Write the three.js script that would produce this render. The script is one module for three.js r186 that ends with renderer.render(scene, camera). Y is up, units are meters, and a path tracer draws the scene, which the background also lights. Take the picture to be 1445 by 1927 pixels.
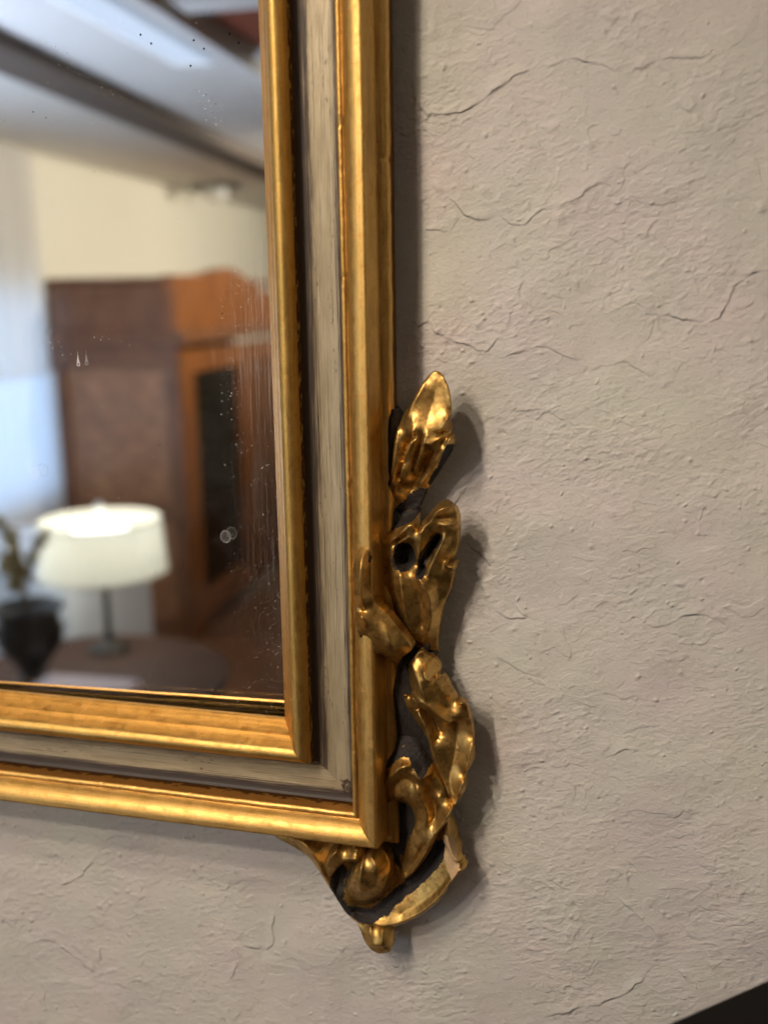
import * as THREE from 'three';
import { mergeGeometries } from 'three/addons/utils/BufferGeometryUtils.js';
import { RoundedBoxGeometry } from 'three/addons/geometries/RoundedBoxGeometry.js';
import { RectAreaLightUniformsLib } from 'three/addons/lights/RectAreaLightUniformsLib.js';

// ---------------------------------------------------------------- camera, light, exposure
const scene = new THREE.Scene();
scene.background = new THREE.Color(0x000000);
const camera = new THREE.PerspectiveCamera(53.384, 767 / 1024, 0.02, 40);
camera.position.set(0.16459, 0.19418, 0.43);
camera.setRotationFromMatrix(new THREE.Matrix4().makeBasis(
  new THREE.Vector3(0.965807, -0.015051, -0.258825),
  new THREE.Vector3(-0.039165, 0.978387, -0.203041),
  new THREE.Vector3(0.256287, 0.206235, 0.944343)));
camera.focus = 0.455;
camera.userData.fStop = 5.0;
const renderer = new THREE.WebGLRenderer({ antialias: true });
renderer.setSize(767, 1024);
renderer.toneMapping = THREE.LinearToneMapping;
renderer.toneMappingExposure = 1.0;
renderer.shadowMap.enabled = true;
RectAreaLightUniformsLib.init();
const CEILING = 0.95, FLOOR = -1.62, SIDE = -2.69, MIRROR_WALL = -0.0055;
// ceiling spot heads on the track above the mirror: [x, z, candela, colour]
const SPOTS = [
  [-0.44, 1.05, 1.85, 0xffead6], [-0.36, 0.78, 1.3, 0xffead6], [-0.2, 0.6, 0.95, 0xffead6], [-0.7, 1.58, 2.1, 0xffead6],
];
const ADDED_WASHERS = [[-0.3, 3.5, 11], [-0.55, 5.0, 13], [-0.55, 7.0, 14]];   // added, unseen ceiling spots that brighten the left wall: [x, z, candela]
const ADDED_UPLIGHT = 8, ADDED_UPLIGHT_RIGHT = 3, WINDOW_LIGHT = 1.1, LAMP_LIGHT = 0.34, BOX_LIGHT = 0.55;

// ---------------------------------------------------------------- helpers
function rng(seed) { let a = seed >>> 0; return () => { a = (a + 0x6D2B79F5) | 0; let t = Math.imul(a ^ (a >>> 15), 1 | a); t = (t + Math.imul(t ^ (t >>> 7), 61 | t)) ^ t; return ((t ^ (t >>> 14)) >>> 0) / 4294967296; }; }
const PERM = new Uint8Array(512), GX = new Float32Array(256), GY = new Float32Array(256);
{ const r = rng(7); const p = [...Array(256).keys()]; for (let i = 255; i > 0; i--) { const j = Math.floor(r() * (i + 1)); [p[i], p[j]] = [p[j], p[i]]; } for (let i = 0; i < 512; i++) PERM[i] = p[i & 255]; for (let i = 0; i < 256; i++) { const a = r() * 6.28318; GX[i] = Math.cos(a); GY[i] = Math.sin(a); } }
function noise(x, y, period = 256) {           // gradient noise, -0.7 .. 0.7
  let xi = Math.floor(x), yi = Math.floor(y); const fx = x - xi, fy = y - yi;
  const x0 = ((xi % period) + period) % period & 255, y0 = ((yi % period) + period) % period & 255, x1 = (x0 + 1) % period & 255, y1 = (y0 + 1) % period & 255;
  const u = fx * fx * fx * (fx * (fx * 6 - 15) + 10), v = fy * fy * fy * (fy * (fy * 6 - 15) + 10);
  const a = PERM[PERM[x0] + y0], b = PERM[PERM[x1] + y0], c = PERM[PERM[x0] + y1], d = PERM[PERM[x1] + y1];
  const n0 = GX[a] * fx + GY[a] * fy, n1 = GX[b] * (fx - 1) + GY[b] * fy, n2 = GX[c] * fx + GY[c] * (fy - 1), n3 = GX[d] * (fx - 1) + GY[d] * (fy - 1);
  return (n0 + (n1 - n0) * u) + ((n2 + (n3 - n2) * u) - (n0 + (n1 - n0) * u)) * v;
}
function fbm(x, y, o = 4, g = 0.5, period = 256) { let s = 0, a = 1; for (let i = 0; i < o; i++) { s += a * noise(x + i * 17.3 * (period === 256), y + i * 9.1 * (period === 256), period); x *= 2; y *= 2; a *= g; if (period !== 256) period = Math.min(256, period * 2); } return s; }
const clamp = (x, a = 0, b = 1) => Math.min(b, Math.max(a, x));
const step = (a, b, x) => { const t = clamp((x - a) / (b - a)); return t * t * (3 - 2 * t); };
const mix = (a, b, t) => a + (b - a) * t;
function texture(w, h, fill, channels, srgb, wrap = THREE.RepeatWrapping) {   // fill(i, j, out) gives 0..1 values
  const d = new Uint8Array(w * h * 4), o = [0, 0, 0, 1];
  for (let j = 0; j < h; j++) for (let i = 0; i < w; i++) { o[3] = 1; fill(i, j, o); const k = (j * w + i) * 4; if (channels === 1) o[1] = o[2] = o[0]; for (let c = 0; c < 4; c++) d[k + c] = clamp(o[c]) * 255 + 0.5; }
  const t = new THREE.DataTexture(d, w, h, THREE.RGBAFormat); t.magFilter = THREE.LinearFilter; t.minFilter = THREE.LinearMipmapLinearFilter; t.generateMipmaps = true; t.wrapS = t.wrapT = wrap; if (srgb) t.colorSpace = THREE.SRGBColorSpace; t.needsUpdate = true; return t;
}
function heightTexture(w, h, data, wrap = THREE.RepeatWrapping) { const d = new Float32Array(w * h * 4); for (let i = 0; i < w * h; i++) { d[4 * i] = d[4 * i + 1] = d[4 * i + 2] = data[i]; d[4 * i + 3] = 1; } const t = new THREE.DataTexture(d, w, h, THREE.RGBAFormat, THREE.FloatType); t.magFilter = THREE.LinearFilter; t.wrapS = t.wrapT = wrap; t.needsUpdate = true; return t; }
const used = {};
function numbered(name) { const n = used[name] = (used[name] ?? -1) + 1; return n ? `${name}_${String(n).padStart(3, '0')}` : name; }
function thing(name, label, category, at = [0, 0, 0], group) { const o = new THREE.Group(); o.name = numbered(name); o.position.set(...at); o.userData = { label, category }; if (group) o.userData.group = group; scene.add(o); return o; }
function part(name, geometry, material, parent, at) { const m = new THREE.Mesh(geometry, material); m.name = parent ? name : numbered(name); m.castShadow = m.receiveShadow = true; if (at) m.position.set(...at); (parent ?? scene).add(m); return m; }
function structure(name, geometry, material, at) { const m = part(name, geometry, material, null, at); m.userData.kind = 'structure'; return m; }
function box(w, h, d, x = 0, y = 0, z = 0, r = 0) { const g = r ? new RoundedBoxGeometry(w, h, d, 3, r) : new THREE.BoxGeometry(w, h, d); g.translate(x, y, z); return g; }
function boxUV(g, s) { const p = g.attributes.position, n = g.attributes.normal, uv = new Float32Array(p.count * 2); for (let i = 0; i < p.count; i++) { const a = Math.abs(n.getX(i)), b = Math.abs(n.getY(i)), c = Math.abs(n.getZ(i)); const [u, v] = a > b && a > c ? [p.getZ(i), p.getY(i)] : b > c ? [p.getX(i), p.getZ(i)] : [p.getX(i), p.getY(i)]; uv[2 * i] = u / s; uv[2 * i + 1] = v / s; } g.setAttribute('uv', new THREE.BufferAttribute(uv, 2)); return g; }
const std = (o) => new THREE.MeshStandardMaterial(o);
const lin = (r, g, b) => new THREE.Color().setRGB(r, g, b);
const MM = 0.001;

// ---------------------------------------------------------------- the plastered wall
const WALL_W = 0.5, WALL_H = 0.64, TW = 1536, TH = 1966;
const dabs = [];
{ const r = rng(21); for (let i = 0; i < 1500; i++) { const big = r() < 0.14; dabs.push([r() * TW, r() * TH, (big ? 3 + r() * 6.5 : 1.6 + r() * 2.6), (0.12 + r() * 0.3) * (r() < 0.85 ? 1 : -0.8) * (big ? 1.1 : 0.9), r() * 3.14, 0.45 + r() * 0.55]); } }
const creases = [];                          // hand-placed plaster edges: mm in the wall, [x, y], and a height in mm
for (const c of [
  [0.5, [57, 285], [61, 279], [63, 271], [67, 268], [80, 267], [90, 271], [104, 280], [118, 283], [126, 285], [146, 279], [163, 282], [175, 282], [182, 290], [184, 302]],
  [0.42, [76, 243], [79, 231], [88, 225], [98, 225], [104, 222], [116, 228], [132, 226]], [0.36, [58, 226], [66, 222], [76, 221], [82, 226]],
  [0.5, [64, 191], [72, 178], [84, 173], [94, 171], [98, 177], [104, 186], [108, 201]], [0.4, [57, 166], [62, 180], [69, 184]],
  [0.5, [156, 181], [166, 185], [180, 182], [186, 184], [193, 197], [200, 202], [206, 202]], [0.3, [190, 184], [199, 190], [205, 196], [209, 200]],
  [0.45, [86, 118], [78, 99], [84, 88], [93, 78], [101, 66], [107, 57], [118, 52]], [0.4, [96, 57], [104, 53], [112, 54]],
  [0.4, [-168, -160], [-150, -150], [-136, -157], [-120, -166], [-104, -163]], [0.45, [-170, -190], [-156, -198], [-153, -181], [-140, -176]],
  [0.4, [-140, -117], [-128, -110], [-118, -100], [-112, -93]], [0.36, [-120, -170], [-117, -150]], [0.42, [-40, -128], [-36, -146], [-44, -160]],
  [0.4, [-14, -104], [-16, -124], [-18, -134], [-36, -136]], [0.36, [-52, -172], [-44, -184], [-30, -190], [-34, -174]], [0.36, [28, -176], [38, -190], [42, -168]],
  [0.34, [96, 34], [110, 28], [120, 24]], [0.34, [150, 60], [168, 54], [186, 60], [200, 52]], [0.34, [130, -2], [148, -8], [160, -4]],
  [0.36, [176, -82], [192, -98], [200, -112]], [0.34, [150, -76], [168, -90], [176, -104], [190, -120]], [0.34, [118, -150], [140, -140], [160, -128], [176, -108]],
  [0.34, [120, 226], [134, 236], [150, 238]], [0.3, [140, 216], [150, 214], [160, 222], [158, 230]], [0.32, [166, 268], [172, 262]],
  [0.3, [90, 140], [112, 146], [128, 142]], [0.3, [100, 168], [118, 172], [132, 166]], [0.3, [132, 160], [150, 166], [162, 160]],
]) { const q = new THREE.CatmullRomCurve3(c.slice(1).map(([a, b]) => new THREE.Vector3(a, b, 0)), false, 'centripetal'); creases.push([c[0], q.getSpacedPoints(Math.ceil(q.getLength() / 2.5)).map((v) => [v.x, v.y])]); }
const wallX0 = -0.215, wallY0 = -0.255;     // the patch of plaster texture starts here
function plaster() {
  const H = new Float32Array(TW * TH), px = WALL_W * 1000 / TW;      // heights in mm
  for (let j = 0; j < TH; j++) for (let i = 0; i < TW; i++) {
    const x = i * px, y = j * px;
    const wx = x + 9 * fbm(x / 23, y / 23, 2), wy = y + 9 * fbm(x / 23 + 40, y / 23 + 11, 2);
    let h = 0.75 * fbm(wx / 42, wy / 42, 2);
    const a = fbm(wx / 21 + 3, wy / 14 + 8, 3, 0.55), fade = step(0.02, 0.34, fbm(x / 33 + 70, y / 33, 2)), b = fbm(wx / 29 + 55, wy / 19 + 28, 3, 0.55), fade2 = step(0.04, 0.34, fbm(x / 24 + 20, y / 24 + 90, 2));
    h += 0.13 * fade * step(-0.012, 0.05, a - 0.1) + 0.12 * fade2 * step(-0.01, 0.045, b + 0.06);
    const dx = x * 0.93 + y * 0.36, dy = -x * 0.36 + y * 0.93;        // slanting trowel drag
    const drag = step(0, 0.34, fbm(x / 60 + 11, y / 60 + 5, 2)), peel = 0.75 + 0.9 * fbm(x / 45 + 31, y / 45, 2);
    h += 0.05 * drag * fbm(dx / 12 + 5, dy / 1.3, 2) + peel * (0.13 * fbm(dx / 4.8, dy / 2.8, 3, 0.55) + 0.3 * Math.max(0, fbm(dx / 5 + 50, dy / 3.2 + 9, 2) - 0.12)) + 0.055 * noise(dx / 1.35, dy / 0.95) + 0.034 * noise(x / 0.66, y / 0.58);
    H[j * TW + i] = h;
  }
  for (const [cx, cy, r, h, a, sq] of dabs) {
    const ca = Math.cos(a), sa = Math.sin(a), R = Math.ceil(r * 2.4);
    for (let j = -R; j <= R; j++) for (let i = -R; i <= R; i++) {
      const u = (i * ca + j * sa) / r, v = (-i * sa + j * ca) / (r * sq), q = u * u + v * v; if (q > 5) continue;
      H[((Math.round(cy) + j + TH) % TH) * TW + (Math.round(cx) + i + TW) % TW] += h * Math.exp(-q * 1.1);
    }
  }
  for (const [h, line] of creases) {                                  // an edge of plaster: a lip that falls away on its lower side
    const P = line.map(([x, y]) => [(x - wallX0 * 1000) / px, (y - wallY0 * 1000) / px]), R = 9 / px, n = P.length - 1;
    let ax = 1e9, bx = -1e9, ay = 1e9, by = -1e9; for (const [x, y] of P) { ax = Math.min(ax, x - R); bx = Math.max(bx, x + R); ay = Math.min(ay, y - R); by = Math.max(by, y + R); }
    for (let j = Math.max(0, ay | 0); j < Math.min(TH, by); j++) for (let i = Math.max(0, ax | 0); i < Math.min(TW, bx); i++) {
      const wi = i + 7 * noise(i / 24, j / 24) + 2.2 * noise(i / 8, j / 8), wj = j + 7 * noise(i / 24 + 33, j / 24) + 2.2 * noise(i / 8 + 9, j / 8);
      let best = 1e9, side = 0, at = 0;
      for (let k = 0; k < n; k++) { const ex = P[k + 1][0] - P[k][0], ey = P[k + 1][1] - P[k][1], L2 = ex * ex + ey * ey, t = clamp(((wi - P[k][0]) * ex + (wj - P[k][1]) * ey) / L2), qx = wi - P[k][0] - t * ex, qy = wj - P[k][1] - t * ey, q = qx * qx + qy * qy; if (q < best) { best = q; at = (k + t) / n; side = ex * qy - ey * qx > 0 === ex > 0 ? 1 : -1; } }
      if (best > R * R) continue; const m = Math.sqrt(best) * side * px, amp = h * clamp(0.55 + 1.7 * noise(i / 30 + 9, j / 30), 0.06, 1.1) * step(0, 0.16, Math.min(at, 1 - at));
      H[j * TW + i] += amp * step(-0.35, 0.75, m) * Math.exp(-(Math.max(0, m) ** 2) / 14);
    }
  }
  return H;
}
const plasterH = plaster();
const plasterBump = heightTexture(TW, TH, plasterH.map((h) => clamp(h * 0.25 + 0.5)), THREE.MirroredRepeatWrapping);
const plasterColour = texture(768, 983, (i, j, o) => {
  const x = i * 500 / 768, y = j * 500 / 768, t = fbm(x / 70 + 30, y / 70, 3), g = noise(x / 1.3, y / 1.3) * 0.5 + noise(x / 0.7 + 9, y / 0.7) * 0.5, q = fbm(x / 38 + 5, y / 38 + 60, 2);
  const v = 0.735 + 0.02 * t + 0.018 * g - 0.05 * step(0.34, 0.5, noise(x / 2.4 + 40, y / 2.4));
  o[0] = v + 0.016 * q; o[1] = v - 0.012 - 0.006 * q; o[2] = v - 0.048 - 0.016 * t + 0.012 * q;
}, 3, true, THREE.MirroredRepeatWrapping);
{
  const xs = [], ys = []; const spread = (a, lo, hi, end0, end1, fine) => { for (let v = end0; v < lo; v += 0.12) a.push(v); for (let v = lo; v < hi; v += fine) a.push(v); for (let v = hi; v < end1; v += 0.12) a.push(v); a.push(end1); };
  spread(xs, -0.21, 0.28, SIDE, 2.2, 0.0012); spread(ys, -0.25, 0.38, FLOOR, CEILING, 0.0012);
  const nx = xs.length, ny = ys.length, pos = new Float32Array(nx * ny * 3), uv = new Float32Array(nx * ny * 2), ix = [];
  const sample = (x, y) => { let u = (x - wallX0) / WALL_W, v = (y - wallY0) / WALL_H; if (u < 0 || u > 1 || v < 0 || v > 1) return 0; const i = Math.min(TW - 1, Math.floor(u * TW)), j = Math.min(TH - 1, Math.floor(v * TH)); return plasterH[j * TW + i]; };
  for (let j = 0; j < ny; j++) for (let i = 0; i < nx; i++) { const k = j * nx + i; const inside = step(0, 0.03, Math.min(xs[i] + 0.21, 0.28 - xs[i], ys[j] + 0.25, 0.38 - ys[j])); pos[3 * k] = xs[i]; pos[3 * k + 1] = ys[j]; pos[3 * k + 2] = MIRROR_WALL + inside * MM * 0.55 * fbm(xs[i] * 24, ys[j] * 24, 2) * 1.6; uv[2 * k] = (xs[i] - wallX0) / WALL_W; uv[2 * k + 1] = (ys[j] - wallY0) / WALL_H; if (i && j) ix.push(k - nx - 1, k - nx, k, k - nx - 1, k, k - 1); }
  const g = new THREE.BufferGeometry(); g.setAttribute('position', new THREE.BufferAttribute(pos, 3)); g.setAttribute('uv', new THREE.BufferAttribute(uv, 2)); g.setIndex(ix); g.computeVertexNormals();
  structure('wall', g, std({ map: plasterColour, roughness: 0.72, bumpMap: plasterBump, bumpScale: 0.0066 }));
}
const CARVING = [
  { name: 'carved_leaf', back: 3, thick: 3.5, outline: [[74.6,164,14],[77.3,162.5,14],[79.1,159.8,14.5],[80.6,156.3,15],[81.4,152.3,15],[81.6,148.9,14],[81.2,144,10],[80.9,140.5,9],[80.2,137.8,10],[82.3,137.5,14],[82.3,135.4,12.5],[80.7,130.3,9],[78.2,126.1,8],[74.8,120.7,7],[71.3,115.4,7],[68.2,110.3,6.5],[65.1,104.1,6],[58.5,100.9,6],[53.4,101.8,7],[53.2,111.2,10],[53.8,117.4,11.5],[55.1,124.8,12.5],[55.8,130.6,13],[56.6,135.5,13],[57.4,139.1,12.5],[58.6,141.8,11.5],[59.5,145.2,9],[62.1,148.6,9],[63.9,151.1,10.5],[66.9,156.5,12],[69.7,159.9,13],[71.9,162.5,13.6]], curves: [
    { dark: 0, at: [[78.2,162,17.5],[79.9,159.1,19],[81.2,156,20],[81.8,151.1,20.2],[81.8,147.6,19.6],[80.2,143,18.4],[78.2,140,17.4],[76.6,138.1,16.4]] },
    { dark: 0, at: [[74.3,160.4,14.6],[74.5,154.9,14.4],[73.1,149.4,14.6],[71.9,145,15.6],[71.7,140.8,17.2],[71.5,137.1,18.4]] },
    { dark: 0, at: [[69.9,159.4,14.6],[67.7,155.1,15.6],[65.2,151.1,15.8],[63.9,148.2,15.6],[62.5,144.9,15.4]] },
    { dark: 0, at: [[66,146.6,15.8],[65.5,143.2,17.4]] },
    { dark: 0, at: [[58.4,139.4,15],[57.6,133.9,15.8],[56.5,125.3,15.6],[54.8,116.3,13.6],[54.2,110,11]] },
    { dark: 0, at: [[61.8,142.3,15.2],[60.6,135.3,15.2],[58.6,125.2,14.6],[56.1,116.1,12.2]] },
    { dark: 0, at: [[66.4,140.6,18.6],[64.4,134.5,18.8],[62.4,130.1,18],[60,124.1,16.4],[58,116.4,13.6],[56.4,110.1,11]] },
    { dark: 0, at: [[65.9,138,14],[63.5,133.3,10.6],[61.1,127.3,9.4],[58.6,119.8,8],[57.5,112.4,7.4]] },
    { dark: 0, at: [[68.3,140.4,18],[66.8,134.3,17.4],[65.2,128.5,16.2],[63.6,122.5,14.6],[61.9,116.2,11.8]] },
    { dark: 0, at: [[69,137.4,15],[67.7,132.8,12.6],[66.3,128.6,11.4],[64.4,123.8,10],[62.8,118.6,8.6]] },
    { dark: 0, at: [[70.6,136.2,18.6],[69.6,131.6,17.8],[68.3,128.1,16.8],[66.3,124.1,15.2],[64.4,120.2,12.6]] },
    { dark: 0, at: [[69.9,133.3,17.8],[72.5,134,18.6],[74.8,132.4,17.6],[75.3,131.2,16.2]] },
    { dark: 0, at: [[70.7,131.7,11.6],[73,130,11],[70.3,127.4,8.6],[67.9,122.9,7.4],[65,116.9,6.6],[61.4,111.4,6.4]] },
    { dark: 0, at: [[75.4,128.7,14.4],[74.3,125.7,13.4],[71.2,120.6,10.6],[66.4,114.9,8.6]] },
    { dark: 0, at: [[78.8,138.8,17.8],[77,136.3,18.2],[74.7,134.6,18.2]] },
    { dark: 0, at: [[81.2,136.7,16.8],[80.6,133.6,16.4],[77.7,128.9,15],[75.4,125.8,13.6]] },
    { dark: 0, at: [[78.9,135.9,14.6],[77.3,133,14.4]] },
    { dark: 0, at: [[76.6,138,13.6],[77.8,138.6,10],[79.6,137.9,9]] },
    { dark: 1.3, at: [[80.3,132.2,10.6],[78,127.1,9],[74.4,121.1,8],[70.8,115.7,7.4]] },
    { dark: 4, at: [[67,109.3,6.2],[62.1,105.5,6],[58.6,103.1,6.4]] }] },
  { name: 'carved_leaf', back: 1, thick: 7, outline: [[67.9,96.6,15.5],[68.6,99.5,15],[71.4,103.2,14.5],[74.3,106.6,14],[76.8,108.6,13.5],[79.2,108.9,13],[81.9,107.9,13.5],[83.5,105.1,14],[84.3,101.5,14],[84.2,96.1,13],[83.4,88.9,11],[81.6,83.6,8.5],[79.8,81.2,8.5],[83,82,13.5],[82.6,79.2,11.5],[81.1,74.4,9.5],[79.4,68,8.5],[76.9,62.5,7.5],[75.2,55.7,7],[73.9,47.6,6.5],[73.2,41.4,6],[73.6,36.7,5],[65.8,36.1,5],[61.2,37.1,5.5],[58.1,40.9,5.5],[54.3,48.2,5.5],[49.6,56.2,5.5],[45.9,61.7,6],[43.3,65.5,7.5],[43.4,71.9,10.5],[45.2,79.2,13.5],[45.4,85.7,15],[44.9,90.8,14.5],[49,93.6,12.5],[52.9,96.9,9.5],[57.1,101.3,8],[61.7,103.7,8],[65.1,103.5,8],[66.5,99.6,12.5]], curves: [
    { dark: 0, at: [[52.4,88,15.5],[58.2,92.8,18.7],[61.8,97.3,19.5],[64.9,99.7,19.7],[67,97.8,19.3],[69.3,96.5,20.5],[70.8,98.9,20.1],[73.5,101.3,20.7],[77.1,106.4,21.9],[80.5,108,22.5],[83.9,107.4,21.9],[84.8,105.2,19.5]] },
    { dark: 0, at: [[73,102.2,18],[75.8,107.2,17.5],[79.3,108.5,17],[82.5,107.6,16.5]] },
    { dark: 0, at: [[76.1,102.3,17.1],[79.8,102.2,15.9],[83,102.3,15.5]] },
    { dark: 0, at: [[84.3,99.5,16.1],[80.3,99.6,18.3],[74.9,99.5,18.5],[71.2,97.5,18.7]] },
    { dark: 0, at: [[69.3,96.5,20.5],[69.1,92.3,19.1],[68.8,89.1,17.9],[67.6,82.9,15.9],[67.8,79.6,14.9]] },
    { dark: 2.6, at: [[58.6,87.4,7],[61.4,87.7,7.5],[62.7,83.7,6.5],[61.1,80.1,6.5],[57.9,80.2,6.1],[57.6,83.7,6.1]] },
    { dark: 0, at: [[57.9,89.6,17.1],[61,92.5,18.1],[63.3,93.7,18.3],[65.7,92.3,17.9],[66.7,87.2,16.9],[66.5,82.3,15.5]] },
    { dark: 0, at: [[57.4,88.9,16.3],[56.5,84.9,15.7],[57.3,80.4,15.9],[59.8,77.6,16.9]] },
    { dark: 0, at: [[55.1,89.8,12.5],[58.4,92.1,13.5],[62,93.8,15.1]] },
    { dark: 2.1, at: [[75.7,93.3,8.5],[73.8,90.4,6.9],[70.2,86.6,5.9],[68.1,81.1,5.9],[67.6,76.5,7.5]] },
    { dark: 0, at: [[73.1,95,17.1],[70.9,91.1,16.5],[69.5,86.2,15.3],[68.3,80.4,13.5]] },
    { dark: 0, at: [[79.6,96.4,16.5],[78.4,93.1,17.5],[75.8,87.8,17.5],[73.4,82.3,16.9],[71.3,77.5,16.1],[70,74.9,15.3]] },
    { dark: 0, at: [[81.6,92.3,13.1],[79.1,84.5,12.5],[75.8,77.7,13.1]] },
    { dark: 0, at: [[78.5,81.7,16.7],[80.7,81,16.5],[82.9,79.6,15.1]] },
    { dark: 0, at: [[66.4,77.4,17.5],[69.1,74,18.3],[71.2,69.1,17.9],[72.5,65.1,16.9],[72.5,60.1,15.5],[71.7,53.6,13.5],[68,45.2,10.1],[65.9,40,7]] },
    { dark: 0, at: [[63.1,74.3,15.1],[66.6,66.9,13.9],[67.7,58.8,12.5],[67.2,51.6,10.7]] },
    { dark: 0, at: [[59.6,76.2,17.5],[60.1,69.5,17.7],[60.7,61.6,16.7],[61.9,52.4,14.3],[63.5,44,10.1]] },
    { dark: 0, at: [[50,70.6,13.1],[52.6,61.9,10.5],[56.8,52.7,9.1]] },
    { dark: 0, at: [[74.5,74.1,12.1],[74.4,66.5,11.1],[73.8,58.4,9.9]] },
    { dark: 1.6, at: [[49.5,91,14.3],[47.3,88.8,14.9],[49.4,85.7,14.5]] },
    { dark: 2.6, at: [[54.5,97.1,9.9],[59.8,100.6,9.5],[63.6,101.9,9.5]] },
    { dark: 1.6, at: [[44.5,65.3,6.3],[48.6,58.3,5.9],[54.4,49.9,5.9],[59,42.7,5.9]] },
    { dark: 1.4, at: [[61.6,37.6,5.3],[66.6,37.6,5.3],[72.1,37.9,5.3]] }] },
  { name: 'carved_scroll_leaf', back: 8, thick: 9, outline: [[46.7,93.5,24],[44.7,90.8,27],[42.9,87.3,28],[41.6,82.8,28.4],[41.1,76.1,28.4],[41.4,74.4,28.4],[41.3,68.3,28.2],[41.3,62.3,27],[41.6,58.4,28],[41.9,54.1,27.6],[43.6,50.1,28],[46.3,46.6,28.2],[49.1,43.5,27.4],[51.6,40.7,21],[54.9,36.5,17.5],[57,34,15.5],[59,37.8,17],[64.1,42.7,18],[64.8,45,20],[63.2,49.3,22],[60.4,53.6,23],[57.7,57.6,24],[54.8,61.3,24.4],[51.8,63.7,24.2],[50,68.2,27.2],[48.9,74.1,28.2],[48.6,79.3,28.4],[49.1,83.2,28.4],[49.7,86.8,27.8],[49.2,90.8,27.6],[49.2,93.4,26]], curves: [
    { dark: 0, at: [[47.4,90,28.5],[47.1,86.7,33.5],[47,81.5,36],[47.1,77.6,36],[46.7,72.8,34.6],[46.3,67.9,32],[46.2,63.2,29]] },
    { dark: 0, at: [[48.5,83.6,30],[48.3,77.9,30],[48.2,72.9,29.6],[48.5,68.1,28.6]] },
    { dark: 0, at: [[43.5,61.1,30],[46.3,61.7,33.5],[47.5,59,32],[47,54.7,29.4]] },
    { dark: 0, at: [[41.6,62.2,28],[44.5,62.6,29.6],[46.8,62.3,29]] },
    { dark: 0, at: [[48.9,68.1,27.4],[53.2,64.9,29.4],[56.1,62.3,29.2],[58.9,58.5,28.6],[61.9,54.2,27.4],[64.1,50,25.8],[65.2,45.8,22.8]] },
    { dark: 0, at: [[48.9,63,29],[50.2,56.4,29.4],[50.6,50,28.4]] },
    { dark: 0, at: [[54,58.3,27.4],[56.7,52.8,28.6],[57.5,48.6,28.4],[57.7,42.7,24.6],[57.6,36.5,18.5]] },
    { dark: 0, at: [[61,46.8,24.4],[61.6,42.6,21]] },
    { dark: 1, at: [[44.4,50.3,26],[47.1,42.8,22.6]] },
    { dark: 0.6, at: [[48.9,88.1,27],[49,84.6,28]] }] },
  { name: 'carved_leaf', back: 1, thick: 6, outline: [[67.7,41.9,16],[69.6,39.3,13],[73.9,36.3,6],[76.5,29,6],[79.6,23.5,7],[82.6,18.4,9],[85.4,19.9,14],[87.4,19.1,14],[88.6,13.3,12],[90,7.3,11],[90.7,-0.9,10],[90.3,-11.1,9],[87.5,-15.9,9],[87.6,-20.7,10.5],[86.9,-24.3,12],[84.8,-28.1,13],[81.5,-32.9,13],[77.8,-32.3,8],[75.4,-25.8,7],[72.4,-18.5,7],[70.5,-12.2,7],[69.5,-7.3,7.5],[67.8,-1.8,8],[64.8,1.5,8],[61.8,5.5,8],[58.4,6,8],[56.1,10.9,8],[57.1,18,10.5],[59.8,19.4,11.5],[62.1,18.5,11],[62.4,20.8,10],[60.1,24.3,7.5],[60.5,30.5,8.5],[62.2,35.7,13]], curves: [
    { dark: 0, at: [[68.2,42.1,19],[71.7,39.8,21],[74.4,36,23.4],[76,32.7,24],[75.5,29.1,23.4]] },
    { dark: 0, at: [[64.2,35.8,17],[65.8,32.9,19],[68.1,29.2,21.4],[70,24.6,21.8],[71.5,21.3,20.6]] },
    { dark: 0, at: [[70.6,34.6,22.4],[73,30.4,23.6]] },
    { dark: 0, at: [[72.3,38,14],[75.4,29,11.4],[79.3,22.7,11]] },
    { dark: 0, at: [[75.3,31.1,17],[76,26,14.4],[79.1,21.2,13.8]] },
    { dark: 0, at: [[76.1,30.5,19.6],[78.9,27.8,19],[81.8,22.7,17.8],[84.2,19.4,17],[87.4,19.6,17.4]] },
    { dark: 0, at: [[64.2,23.7,15],[65.2,22.2,16.8],[68.2,20.2,20],[70.9,18.8,20.8],[73.7,17.2,20.4],[77.1,13.3,19.4],[80.9,9.6,17.6]] },
    { dark: 0, at: [[66.1,14.2,11],[69.2,10.8,9.6],[72,6.5,8],[75.4,1.2,8.4],[77.1,1.4,10.4]] },
    { dark: 0, at: [[75.1,20.2,17],[79.2,14.9,12.6],[84.7,14.3,12.6]] },
    { dark: 0, at: [[88,19.7,17.6],[89.7,13.8,17.6],[90.7,8,17],[90.9,-0.1,16],[89.8,-8.4,15],[86.9,-19.2,16],[84.7,-25,16]] },
    { dark: 0, at: [[83,8.5,11],[83.1,4.2,10],[82.3,-3.9,9.6],[80.9,-13.1,9.8],[79.5,-19.7,10.4],[81.3,-25.8,12]] },
    { dark: 0, at: [[58.8,19.3,15],[63.6,19.8,17],[66.9,13.1,16.6],[69.6,7.2,15.6],[71.4,0.8,14.8],[72.6,-7.5,13.4],[74.6,-14.7,12],[77.6,-21.5,12],[79.6,-27.1,13]] },
    { dark: 0, at: [[60.6,14.5,12],[64.2,8.8,11.6]] },
    { dark: 0, at: [[73.4,-1.6,9.8],[75.8,-0.5,10.6],[80.4,-2.9,10.6],[83.5,-6.2,10.2]] }] },
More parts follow.
